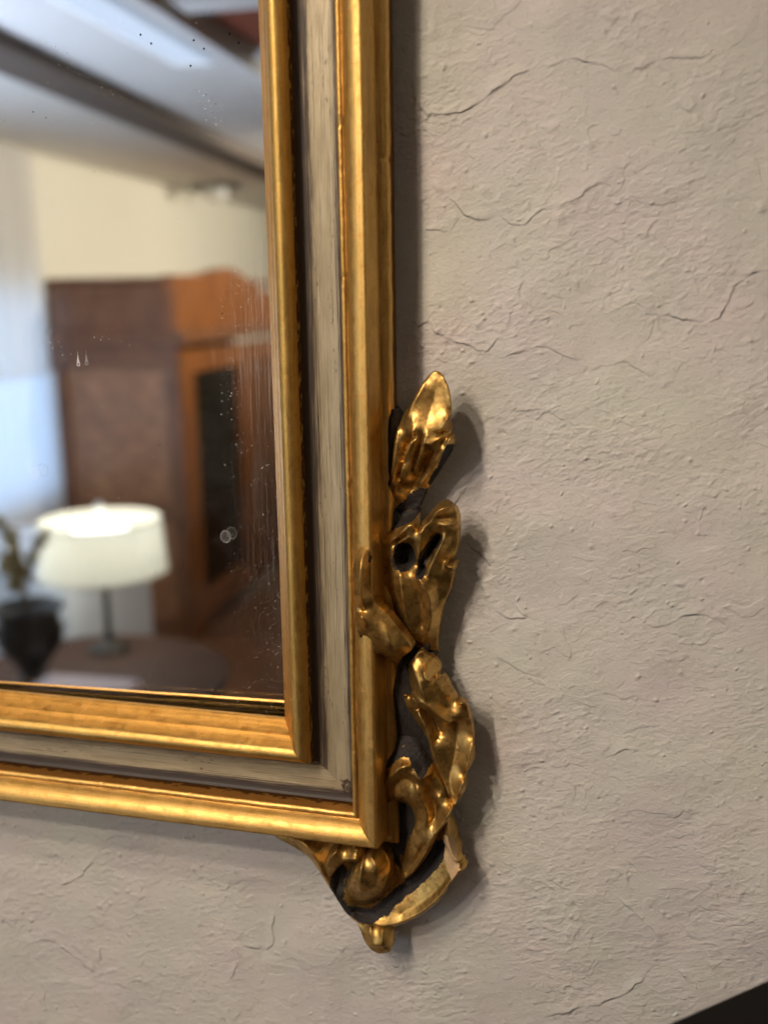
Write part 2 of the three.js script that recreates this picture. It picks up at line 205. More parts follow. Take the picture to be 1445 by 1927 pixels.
  { name: 'carved_leaf', back: 1, thick: 10, outline: [[48.2,-25.7,12],[47.2,-21.9,10],[47.2,-15.1,9],[48.5,-9.6,8.5],[51.3,-4.7,8],[55.6,-1.1,8],[61.1,0.9,8.5],[65.7,-2.8,9],[68.4,-7.8,9.5],[71.2,-12.8,10],[74.1,-18.4,11.5],[77.5,-24.3,12],[79.2,-29.6,12],[82,-31.6,14.5],[80.7,-36,14],[77.9,-41.7,13],[74.1,-48.1,12],[72.1,-53.5,11],[67.3,-63.1,9.5],[61.9,-70.9,8.5],[55.9,-76.4,7.5],[54.8,-73.8,5],[53.8,-68.8,4],[50.1,-67.5,3],[47.1,-65,3],[45.9,-63.4,4],[45.6,-49.7,6],[46.6,-36.6,11],[47.2,-29.9,12]], curves: [
    { dark: 0, at: [[50,-22.6,17],[55,-16.8,19.8],[59,-12.4,20.6],[62.4,-11.3,20.6],[64.8,-13.5,20],[67,-16.5,19.8],[68.6,-16.6,21],[69.5,-16,19.4],[71.8,-15.7,18]] },
    { dark: 0, at: [[50.9,-29.5,15],[54.4,-25.1,15],[58,-20.2,15.2],[61,-19.4,15.2],[64.1,-22.1,15.6]] },
    { dark: 0, at: [[50.2,-20.9,15.6],[53.5,-15.2,16.8],[58.6,-11,17.4],[62.6,-11.3,17],[65.2,-14.2,16.8]] },
    { dark: 2.4, at: [[50.1,-14.3,12.6],[53.8,-10,13.4],[58.9,-7.3,13.8],[63.1,-7.9,14],[66.2,-11.5,14.8],[68.2,-14.7,15.2]] },
    { dark: 3, at: [[50.9,-9.1,10.8],[56.1,-4.3,11.4],[61.9,-2.6,12],[66.6,-6.8,13],[69.6,-11.6,13]] },
    { dark: 0, at: [[48.3,-35.8,13.6],[54.3,-31.1,15],[59,-29.2,15.4],[63.5,-30.4,15.4],[65,-34.3,15],[64.9,-40,14],[62,-48,12.8],[59.6,-57.5,11],[57,-67.1,9],[56.3,-73.9,8.5]] },
    { dark: 2, at: [[47.9,-42.8,6.6],[52.1,-38.4,6.6],[56.7,-36.7,6.4],[59.8,-37.9,6.4],[61.4,-41.6,6.4],[61,-45.6,6],[58.3,-52.1,5.4],[55.4,-61.7,4.6]] },
    { dark: 4, at: [[49.9,-45.6,4.8],[54.1,-44.7,4],[56.4,-47.7,4],[53.4,-56.2,3.6],[50.4,-65.4,3]] },
    { dark: 1.6, at: [[52.1,-71.8,3.4],[53.9,-76.1,4]] },
    { dark: 0, at: [[69,-19.9,16.4],[69.9,-26.2,11.6],[72.1,-32.4,10.6],[73.1,-38.3,11.6],[71.6,-41.1,12.6]] },
    { dark: 0, at: [[66.3,-22.7,18.6],[68.5,-28.2,18.2],[70.3,-32.3,17.4],[70.4,-39.4,16.2],[66.5,-52,14.4],[62.3,-62.9,12.2]] },
    { dark: 0, at: [[74.9,-15.7,18.4],[77.9,-21.3,18.6],[80.1,-26.6,18.6],[82.2,-29.8,19.4],[78.6,-38.1,18.2],[75,-43.8,17.4],[71.9,-50.1,16.4],[67.1,-59.9,14.8],[61.5,-68.9,13],[57.7,-73.4,11]] },
    { dark: 0, at: [[75.3,-27.9,14],[76.1,-33.7,13.4],[74,-40.4,13.4]] },
    { dark: 0, at: [[68.6,-52.5,13],[63.6,-63.4,11],[59,-71.5,9.8]] }] },
  { name: 'carved_band', back: 0, thick: 6, cream: [[76.6,-46.6,-2],[79.9,-47.8,-2],[85.1,-63.5,-2],[85.5,-71.5,-2],[84.4,-71.6,-2],[78.7,-66.1,-2],[76.6,-59.8,-2]], outline: [[78.9,-39.4,11],[80.7,-44.9,4],[82.9,-54.2,3],[85.2,-60,4],[87.2,-63.4,11],[85.8,-64.9,11.5],[81.6,-70.8,10.5],[78.7,-74.6,9.5],[77.7,-77.7,10],[73.1,-84.3,9.5],[67,-90.8,9],[59.9,-96.3,8.5],[51.9,-100.8,8.5],[44.6,-102.6,8.5],[38.5,-101.4,9],[36.8,-102,9.5],[30.1,-98,10],[25.8,-92.4,10.5],[23.7,-88.5,11],[21.2,-83.6,11.5],[17.8,-77.5,12],[14.3,-72.1,12],[10.7,-67.8,12],[5.7,-65.6,11],[-0.6,-64.2,9],[-7,-62.8,7],[-8.8,-59.8,7],[13.1,-56.5,7],[32.2,-54.5,6],[44.9,-52.8,6],[45.1,-56.9,5],[54.2,-57.7,5],[59.1,-65.6,4],[68.4,-51.8,5]], curves: [
    { dark: 0, at: [[86.3,-61.4,15],[82.1,-67.4,14.5],[78.3,-74.2,14],[73.8,-80.7,13.5],[67.8,-87.2,13],[60.9,-92.7,12.5],[53,-97.2,12.5],[45.7,-99,12.5],[39.8,-97.8,13],[36.1,-97.6,13],[31.8,-93.8,13.5],[27.6,-88.5,14.4],[24.8,-82.4,15.4],[21.9,-77.1,16],[19.5,-72.3,16.6],[17.1,-66.2,17],[13.6,-61.4,17],[10.1,-58.1,16],[1.6,-59.1,12]] },
    { dark: 0, at: [[78.6,-56.6,9.6],[74,-63.7,8.6],[70.1,-70.2,8],[62.8,-79.7,7.4],[57.6,-84.9,8],[53.3,-88.6,9],[48.4,-95.2,10.8]] },
    { dark: 3.4, at: [[76.2,-55.2,5],[70.6,-64.7,5],[65.3,-72.3,5],[59.3,-79.5,5.2],[53.4,-84.4,6],[49.5,-88.8,7.4],[44.4,-93.4,8.8],[39.7,-95.6,9.4],[33.3,-94.5,9.6],[27.9,-91.8,9.8],[25.4,-86.1,10],[25.2,-79.6,10.4],[27.1,-73.3,11]] },
    { dark: 0, at: [[62.1,-58.6,10],[60,-54.2,10],[57.8,-49.3,10]] },
    { dark: 0, at: [[78.9,-39.9,13],[79.6,-50.4,13.4],[81.8,-56.4,14],[87.2,-61.1,14.6]] },
    { dark: 0, at: [[82.7,-62.2,12.4],[78.9,-68.1,11.4],[73.2,-77.1,10.4],[65.6,-85,9.8],[56.1,-92.2,9.8]] }] },
  { name: 'carved_volute', back: 0, thick: 9, outline: [[18.5,-70.1,14],[21,-64.6,15],[23.4,-60,15],[27.6,-56.1,15],[34.9,-53.7,15],[40.1,-52.7,16],[41.2,-55.7,17],[41,-59.3,19],[36.9,-63.7,18],[32.4,-65.3,15],[28.8,-67.9,14],[25.2,-73.2,12],[23.1,-80.1,10],[22.8,-86.8,8],[24.7,-92.6,7],[27.4,-96.1,7],[22.3,-88.6,8],[21.1,-81,11],[19.4,-74.9,13]], curves: [
    { dark: 0, at: [[22.2,-66.8,20],[26.2,-58.7,23.6],[31.5,-53.5,25.6],[37.3,-53.1,26],[41.7,-54.4,25.4]] },
    { dark: 0, at: [[38.8,-58.4,24.6],[35,-59.2,23],[30.7,-62.2,21.4],[26.9,-67.9,19.4],[24.5,-75.4,16.6],[23.8,-84,13]] },
    { dark: 0, at: [[23.2,-70.9,18],[22.4,-76.9,14.6]] },
    { dark: 1, at: [[33.1,-64.8,15.4],[29,-67.7,14.2],[25.2,-73,12.2],[23.1,-79.9,10.2],[22.8,-86.5,8.4],[24.7,-92.2,7.4]] }] },  // shade of the crescent painted onto the volute's inner wall
  { name: 'carved_boss', back: 0, thick: 9, outline: [[36.8,-64.1,17],[33.3,-69.2,14.5],[30.4,-74.6,13],[28.6,-80.5,12],[29.1,-85.7,11.4],[30.9,-88.9,11],[35.1,-90.4,10.6],[41,-88.9,10.6],[46.7,-84.4,11.2],[50.9,-77,12],[52.1,-70,11],[51.5,-62.8,12],[48.1,-57.3,13],[43.5,-55.7,14],[40.9,-57.6,15],[40.3,-60.1,17]], curves: [
    { dark: 0, at: [[40.5,-57.4,25.6],[41.3,-60.7,27],[41,-67.1,26.4],[39.4,-75.3,22.6]] },
    { dark: 0, at: [[37.6,-64.3,22.6],[34.8,-70.1,20.6],[32.8,-76.7,18],[33.2,-81.7,16.4],[36.7,-84.4,15.6],[42.7,-82.5,16],[47.6,-77.8,17.4],[50.8,-72.6,18],[52.2,-66.1,18.4],[51.7,-59.9,18.6],[48.9,-55.9,19]] },
    { dark: 0, at: [[37.1,-69.4,23.6],[36.3,-74.2,22]] },
    { dark: 0, at: [[42,-58.9,22],[42.5,-61.8,24.8],[42.6,-65.9,25]] },
    { dark: 0, at: [[44.8,-56.4,22.4],[48.2,-59.3,24.6],[48.5,-65.6,24],[46.8,-72.2,22],[41.5,-75.6,22.4]] },
    { dark: 0.8, at: [[32.9,-69.8,14.4],[30.5,-74.8,13],[28.7,-80.6,12],[29.2,-85.8,11.4],[31,-88.9,11],[35.2,-90.5,10.6],[41.1,-88.9,10.6],[46.7,-84.5,11.2]] }] },  // crescent shade painted along the boss's left and lower wall
  { name: 'carved_foot', back: 0, thick: 7, outline: [[33.4,-103.8,6],[51,-101,6],[51.1,-106.2,7],[51,-111.5,8],[49.7,-114.8,8.6],[44.7,-116.5,9],[40.8,-115.3,9],[37.1,-111.9,8],[34.8,-107.4,7]], curves: [
    { dark: 0, at: [[40,-100,11],[42,-106.9,12],[43.1,-109.7,12.6]] },
    { dark: 0, at: [[46.9,-97.8,12.6],[47.4,-104.3,13],[47.6,-108.2,13.4]] },
    { dark: 0, at: [[39.7,-111.7,10.6],[44.1,-108.9,13],[49.1,-108.6,12.8],[50.9,-108.1,11]] },
    { dark: 0, at: [[42.4,-113.4,10.6],[45.7,-113.5,10.8],[49.3,-112,10.6]] }] },
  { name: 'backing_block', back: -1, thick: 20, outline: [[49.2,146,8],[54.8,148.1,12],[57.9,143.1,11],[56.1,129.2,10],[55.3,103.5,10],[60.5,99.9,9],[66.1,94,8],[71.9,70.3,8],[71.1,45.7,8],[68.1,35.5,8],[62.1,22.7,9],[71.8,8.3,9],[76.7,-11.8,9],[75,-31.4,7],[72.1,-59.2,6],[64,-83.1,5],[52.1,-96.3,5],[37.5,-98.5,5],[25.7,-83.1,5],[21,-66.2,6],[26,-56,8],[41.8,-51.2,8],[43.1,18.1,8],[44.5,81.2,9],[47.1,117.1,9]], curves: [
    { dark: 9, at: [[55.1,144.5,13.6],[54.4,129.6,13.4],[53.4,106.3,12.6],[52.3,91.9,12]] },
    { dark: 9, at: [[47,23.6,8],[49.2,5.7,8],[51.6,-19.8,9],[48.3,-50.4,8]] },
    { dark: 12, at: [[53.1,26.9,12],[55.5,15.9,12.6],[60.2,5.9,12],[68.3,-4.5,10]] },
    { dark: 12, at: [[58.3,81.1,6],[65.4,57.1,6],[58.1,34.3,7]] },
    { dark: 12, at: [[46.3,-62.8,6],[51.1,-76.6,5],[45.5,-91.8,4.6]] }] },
];
const SPECKS = [[-58.5, 307.1, 0.45], [-53.8, 303.3, 0.45], [-34.0, 303.2, 0.45], [-29.5, 299.5, 0.45], [-17.6, 304.7, 0.45], [-13.5, 300.8, 0.45], [-113.4, 278.5, 0.30], [-107.2, 275.6, 0.30], [-36.0, 293.1, 0.45], [-26.9, 188.1, 0.30], [-61.6, 127.6, 0.30], [1.9, 138.1, 0.30]];
const FILMS = [['drip', -98.1, 165.6, 0.95], ['ring', -28.7, 85.6, 2.60], ['ring', -126.2, 113.5, 3.00], ['dot', -90.3, 296.7, 0.28], ['dot', -101.7, 306.1, 0.28], ['dot', -96.3, 296.6, 0.28], ['dot', -86.8, 292.1, 0.28], ['dot', -76.5, 286.0, 0.28], ['dot', -71.4, 282.9, 0.28], ['dot', -96.3, 303.0, 0.28], ['dot', -31.0, 281.8, 0.28], ['dot', -29.1, 280.0, 0.28], ['dot', -26.8, 277.7, 0.28], ['dot', -28.4, 274.6, 0.28], ['dot', -24.5, 270.7, 0.28], ['dot', -23.9, 267.7, 0.28], ['dot', -28.4, 270.1, 0.28], ['dot', -25.7, 275.5, 0.28], ['dot', -31.9, 278.0, 0.28], ['dot', -27.1, 152.7, 0.28], ['dot', -22.5, 152.7, 0.28], ['dot', -27.3, 149.0, 0.28], ['dot', -22.8, 145.5, 0.28], ['dot', -27.9, 143.0, 0.28], ['dot', -23.1, 140.6, 0.28], ['dot', -111.9, 175.7, 0.28], ['dot', -110.7, 173.2, 0.28], ['dot', -106.0, 170.0, 0.28], ['dot', -88.9, 178.0, 0.28], ['dot', -85.7, 176.8, 0.28], ['dot', -77.9, 206.8, 0.11], ['dot', -69.6, 204.3, 0.16], ['dot', -34.3, 113.8, 0.11], ['dot', -78.1, 202.5, 0.16], ['dot', -34.7, 110.2, 0.15], ['dot', -64.3, 198.2, 0.14], ['dot', -34.6, 108.8, 0.17], ['dot', -70.4, 194.4, 0.14], ['dot', -78.6, 194.0, 0.13], ['dot', -70.7, 191.3, 0.10], ['dot', -64.5, 194.8, 0.14], ['dot', -35.2, 100.9, 0.11], ['dot', -79.0, 190.9, 0.12], ['dot', -70.3, 189.1, 0.14], ['dot', -35.6, 100.1, 0.15], ['dot', -79.2, 188.5, 0.11], ['dot', -71.4, 184.9, 0.16], ['dot', -71.4, 180.9, 0.15], ['dot', -64.7, 187.6, 0.16], ['dot', -35.7, 93.9, 0.11], ['dot', -78.9, 182.2, 0.10], ['dot', -71.8, 178.0, 0.13], ['dot', -65.8, 184.6, 0.13], ['dot', -36.0, 92.1, 0.11]];

// ---------------------------------------------------------------- gilding and paint
const goldMap = texture(1024, 1024, (i, j, o) => {
  const x = i / 16, y = j / 16;                                       // 64 mm square
  const t = fbm(x / 8, y / 8, 4, 0.55, 8), f = fbm(x, y, 3, 0.6, 64), pit = noise(x * 1.6, y * 1.6, 102.4 | 0), rub = step(0.34, 0.6, fbm(x / 4, y / 4, 4, 0.62, 16)), sp = noise(x * 3, y * 3, 192);
  let r = 0.86 + 0.03 * t + 0.04 * f, g = 0.7 + 0.035 * t + 0.045 * f, b = 0.4 + 0.045 * t + 0.04 * f;
  r = mix(r, 0.76, rub * 0.22); g = mix(g, 0.5, rub * 0.22); b = mix(b, 0.2, rub * 0.22);
  const d = step(0.5, 0.6, pit) * 0.65 + step(0.52, 0.6, sp) * 0.35; r = mix(r, 0.3, d); g = mix(g, 0.19, d); b = mix(b, 0.09, d);
  o[0] = r; o[1] = g; o[2] = b;
}, 3, true);
const goldRough = texture(512, 512, (i, j, o) => { const x = i / 8, y = j / 8; o[0] = 0; o[1] = 0.66 + 0.16 * fbm(x / 4, y / 4, 4, 0.6, 16) + 0.3 * step(0.2, 0.5, noise(x * 2, y * 2, 128)); o[2] = 1; }, 3, false);
const goldBump = texture(1024, 1024, (i, j, o) => { const x = i / 16, y = j / 16; o[0] = 0.5 + 0.2 * fbm(x / 2, y / 2, 4, 0.6, 32) + 0.16 * noise(x * 2, y * 2, 128) - 0.4 * step(0.44, 0.56, noise(x * 1.6, y * 1.6, 102)); }, 1, false);
const gold = std({ map: goldMap, metalness: 0.95, roughness: 0.72, roughnessMap: goldRough, bumpMap: goldBump, bumpScale: 0.0001, vertexColors: true });   // the mouldings' satin leaf
const burnished = std({ map: goldMap, metalness: 0.95, roughness: 0.62, roughnessMap: goldRough, bumpMap: goldBump, bumpScale: 0.00006, vertexColors: true });   // the carving's polished leaf
const sootAndShade = std({ map: texture(512, 512, (i, j, o) => { const x = i / 8, y = j / 8, f = fbm(x, y, 4, 0.7, 64), s = step(0.3, 0.55, noise(x * 2.2, y * 2.2, 140)); const v = 0.075 + 0.05 * f + 0.2 * s * step(0, 0.4, fbm(x / 9 + 4, y / 9, 2)); o[0] = v * 1.2; o[1] = v * 0.88; o[2] = v * 0.58; }, 3, true), roughness: 0.75, bumpMap: goldBump, bumpScale: 0.0005 });  // grainy dark patina; on volute and boss walls it is painted-in shade
const gesso = std({ color: lin(0.4, 0.27, 0.135), roughness: 0.7, bumpMap: goldBump, bumpScale: 0.0003 });

// streaked cream paint, brushed along the moulding; dark glaze left along both edges
const PAINT_W = 256, PAINT_L = 2048;
const paintMetal = [];
function paintTexture(seed, index) {
  const sheen = new Float32Array(PAINT_W * PAINT_L);
  const t = texture(PAINT_W, PAINT_L, (i, j, o) => {
    const u = i / PAINT_W, s = j / PAINT_L * 400, k = u * 20;          // u across 20 mm, s along 400 mm
    const wob = 0.5 * noise(s / 60 + seed, 4.5);
    const line = fbm((k + wob) * 2.2 + seed, s / 75, 4, 0.72), fine = fbm((k + wob) * 7 + 31, s / 34 + seed, 3, 0.7), patch = fbm(k / 5 + seed, s / 26, 3);
    const e0 = step(index ? 4.6 : 7.6, index ? 1.4 : 3.6, k + 3.6 * line + 1.8 * fine + 0.9 * patch), e1 = step(index ? 13.4 : 15.8, index ? 15.6 : 18, k + 2.4 * line + 1.2 * fine + 0.8 * patch);
    const streak = step(0.32, 0.62, line + 0.5 * fine) * 0.45, scuff = step(0.42, 0.5, fbm(k * 1.5 + seed * 3, s / 4.2, 3)) * step(0.15, 0.3, noise(k / 4, s / 30 + seed)) * 0.8;
    const corner = step(1.05, 0.45, Math.hypot(s - (index ? 86 : 87), (k - 19.5) * 1.1) / 9 + 0.75 * fbm(s / 4 + seed, k / 4, 4, 0.6));
    const d = clamp(Math.max(e0, e1, streak, scuff, corner) + 0.1 * fine);
    const grain = 0.03 * noise(k * 9, s * 1.4), light = 0.06 * patch + 0.05 * fine; sheen[j * PAINT_W + i] = 1 - d;
    o[0] = mix(0.635 + light + grain, 0.17 + 0.1 * fine, d); o[1] = mix(0.59 + light + grain, 0.13 + 0.08 * fine, d); o[2] = mix(0.47 + light + grain, 0.09 + 0.06 * fine, d);
  }, 3, true, THREE.MirroredRepeatWrapping);
  paintMetal.push(texture(PAINT_W, PAINT_L, (i, j, o) => { const m = sheen[j * PAINT_W + i]; o[0] = 0; o[1] = 0.65 + 0.35 * (1 - m); o[2] = m; }, 3, false, THREE.MirroredRepeatWrapping));
  return t;
}
const paintBump = texture(PAINT_W, PAINT_L, (i, j, o) => { const k = i / PAINT_W * 20, s = j / PAINT_L * 400, w = 0.5 * noise(s / 60 + 2, 4.5); o[0] = 0.5 + 0.3 * fbm((k + w) * 2.2 + 2, s / 75, 4, 0.72) + 0.12 * noise(k * 3, s / 3); }, 1, false, THREE.MirroredRepeatWrapping);
const paint = [2, 13].map((seed, i) => new THREE.MeshPhysicalMaterial({ map: paintTexture(seed, i), metalness: 0.3, metalnessMap: paintMetal[i], roughness: 0.6, roughnessMap: paintMetal[i], bumpMap: paintBump, bumpScale: 0.00022, clearcoat: 0.05, clearcoatRoughness: 0.4 }));

// ---------------------------------------------------------------- the mirror: glass, mouldings, carved corner
const mirror = thing('framed_mirror', 'gilt and cream framed wall mirror with carved leaf ornament at its lower corner', 'mirror');
// the cross-section, mm: u outward from the sight edge, h out from the frame's back
const catmull = (pts, n) => new THREE.CatmullRomCurve3(pts.map(([a, b]) => new THREE.Vector3(a, b, 0)), false, 'centripetal').getSpacedPoints(n).map((p) => [p.x, p.y]);
const line = (pts, n) => { const c = new THREE.CurvePath(); for (let i = 1; i < pts.length; i++) c.add(new THREE.LineCurve3(new THREE.Vector3(...pts[i - 1], 0), new THREE.Vector3(...pts[i], 0))); return c.getSpacedPoints(n).map((p) => [p.x, p.y]); };
const flute = (a, b, dip, n = 10) => { const dx = b[0] - a[0], dy = b[1] - a[1], L = Math.hypot(dx, dy), o = []; for (let i = 0; i <= n; i++) { const t = i / n, s = Math.sin(Math.PI * t) * dip; o.push([a[0] + dx * t + s * dy / L, a[1] + dy * t - s * dx / L]); } return o; };
const lip = [...line([[4, 1.2], [4, 4.4], [0.5, 4.7]], 8), ...catmull([[0.15, 4.9], [0, 5.6], [0, 7.4], [0.3, 8.1], [1.0, 9.0], [1.5, 9.7]], 14), ...flute([1.6, 9.9], [4.6, 14.6], 0.22), ...flute([4.7, 14.8], [8.0, 19.7], 0.26), ...catmull([[8.1, 20.0], [8.5, 20.9], [10, 22.1], [12, 22.5], [14, 21.6], [15.5, 19.4], [15.9, 17.6], [16.4, 15.6]], 30)];
const panel = catmull([[16.4, 15.5], [16.8, 13.6], [18.2, 12.5], [21, 12.0], [25, 12.0], [29, 12.2], [32.5, 12.6], [34.2, 13.0], [35.2, 13.9]], 40);
const outer = [...catmull([[35.2, 14.0], [35.6, 16.2], [36.2, 19.4], [36.8, 21.0], [37.5, 21.6], [38.4, 21.7], [38.9, 21.2]], 18), ...catmull([[39.0, 21.0], [39.4, 20.9], [40.0, 21.6], [41.4, 24.0], [43.4, 26.2], [46, 27.5], [48.4, 27.8]], 26), ...catmull([[48.6, 27.8], [49.25, 27.6], [49.6, 27.0], [49.8, 26]], 7), ...catmull([[49.85, 25.6], [50.05, 22.5], [50.4, 19], [50.9, 16], [51.2, 13.6]], 14), ...catmull([[51.3, 13.2], [52.0, 13.2], [53.3, 12.9], [54.6, 11.8], [55.3, 9.9], [55.3, 8.2], [54.7, 7.4]], 18), ...line([[54.5, 7.2], [54.9, 1], [52, 0.2]], 8)];
const OPEN_W = 420, OPEN_H = 560;             // the opening, mm; its lower right corner is the origin
const sides = [
  { len: OPEN_H, at: (u, s) => [u, s], lo: -0.25, hi: 340, visible: true },                     // right stile, s upward
  { len: OPEN_W, at: (u, s) => [-s, -u], lo: -60, hi: 190, visible: true },                     // bottom rail, s leftward
  { len: OPEN_H, at: (u, s) => [-OPEN_W - u, OPEN_H - s], lo: 0, hi: 0 },                       // left stile
  { len: OPEN_W, at: (u, s) => [-OPEN_W + s, OPEN_H + u], lo: 0, hi: 0 },                       // top rail
];
function moulding(side, index, prof, kind) {
  const cum = [0]; for (let i = 1; i < prof.length; i++) cum.push(cum[i - 1] + Math.hypot(prof[i][0] - prof[i - 1][0], prof[i][1] - prof[i - 1][1]));
  const ts = []; const fine = side.visible ? 0.8 : 12, N = Math.round(side.len / fine); for (let k = 0; k <= N; k++) ts.push(k / N);
  const n = prof.length, pos = [], uv = [], col = [], ix = [];
  ts.forEach((t, k) => {
    prof.forEach(([u, h], i) => {
      const j0 = index === 1 || index === 3 ? -u : -u, s = j0 + t * (side.len + 2 * u);     // mitred at both ends
      let du = 0, dh = 0;
      if (side.visible) {
        const q = s + index * 500, slow = 0.14 * fbm(q / 60, u / 12 + index, 2), mid = 0.025 * fbm(q / 9, u / 4, 3);
        dh = slow * 0.7 + mid; du = 0.14 * fbm(q / 48 + 9, h / 6 + 3, 2);
        if (kind === 'outer') { if (u > 36.6 && u < 39.1) { const c = fbm(q / 3.2, 2.5 + index * 7, 3, 0.65); dh += 0.16 * c - 0.55 * step(0.28, 0.45, c) * step(0, 0.2, noise(q / 30 + 4, 1)); du += 0.18 * c; } if (u > 51.3 && h < 13.3 && h > 7.3) { dh += 0.5 * fbm(q / 14, 7.7, 3); du += 0.35 * fbm(q / 11, 3.1, 3) - 0.5 * step(0.3, 0.42, fbm(q / 7, 9.9, 2)); } if (u > 48.4 && u < 49.9 && h > 25) { const c = fbm(q / 2.1, 12.5 + index, 3, 0.7); dh -= 0.12 * step(0.3, 0.55, c); du += 0.04 * c; } }
        if (kind === 'lip') { if (u > 8 && u < 8.8 || u > 15.4) du += 0.07 * fbm(q / 2.4, 4.2 + index, 3, 0.7); const c = fbm(q / 4, 20.5 + index, 3); if (u > 9) dh -= 0.14 * step(0.5, 0.7, c); }
      }
      const e = Math.min(1, Math.min(t, 1 - t) * 60); const [x, y] = side.at(u + du * e, s); pos.push(x * MM, y * MM, (h + dh) * MM);
      if (kind === 'paint') uv.push((u - 16) / 20, (s + 120) / 400); else uv.push(cum[i] / 64 + index * 0.37, s / 64 + index * 0.21);
      // rubbed and darkened patches of the gilding, plus reflected tone on lip and bead
      let c = [1, 1, 1];
      if (kind !== 'paint') { const q = s + index * 300, r = fbm(q / 7, u / 1.6 + index * 5, 3), w = 0.84 + 0.12 * fbm(q / 26, u / 5, 2) - 0.16 * step(0.1, 0.5, fbm(q / 40, u * 1.3 + index * 3, 4, 0.65)); c = [w, w, w]; const bole = step(0.4, 0.52, r) * 0.5; c = [c[0] * mix(1, 0.8, bole), c[1] * mix(1, 0.55, bole), c[2] * mix(1, 0.4, bole)]; }
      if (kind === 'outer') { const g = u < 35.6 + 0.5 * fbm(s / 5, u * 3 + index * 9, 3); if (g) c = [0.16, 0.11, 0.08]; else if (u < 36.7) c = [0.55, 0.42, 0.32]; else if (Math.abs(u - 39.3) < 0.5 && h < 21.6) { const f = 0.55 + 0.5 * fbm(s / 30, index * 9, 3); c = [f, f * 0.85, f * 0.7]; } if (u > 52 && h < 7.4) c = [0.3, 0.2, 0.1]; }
      if (kind === 'lip') { c = u < 8.2 ? [c[0], c[1] * 0.86, c[2] * 0.66] : [c[0] * 0.84, c[1] * 0.85, c[2] * 0.8]; if (u > 15.9 && fbm(s / 6, u * 3 + index, 3) > -0.2) c = [0.16, 0.1, 0.06]; if (h < 8 && u < 1) c = [0.8, 0.72, 0.6]; if (h < 4.9) c = [0.14, 0.13, 0.1]; }  // lip and bead tints stand for reflections; groove and rebate set darker
      col.push(...c);
      if (k && i) { const a = k * n + i; ix.push(a - n - 1, a - 1, a, a - n - 1, a, a - n); }
    });
  });
  const g = new THREE.BufferGeometry(); g.setAttribute('position', new THREE.Float32BufferAttribute(pos, 3)); g.setAttribute('uv', new THREE.Float32BufferAttribute(uv, 2)); g.setAttribute('color', new THREE.Float32BufferAttribute(col, 3)); g.setIndex(index === 1 || index === 3 || true ? ix : ix); g.computeVertexNormals(); return g;
}
sides.forEach((side, i) => {
  part('gilt_sight_moulding', moulding(side, i, lip, 'lip'), gold, mirror);
  part('painted_panel', moulding(side, i, panel, 'paint'), paint[i % 2], mirror);
  part('gilt_outer_moulding', moulding(side, i, outer, 'outer'), gold, mirror);
});
part('back_board', box(0.524, 0.664, 0.0008, -0.21, 0.28, -0.0046), std({ color: lin(0.12, 0.07, 0.035), roughness: 0.9 }), mirror);
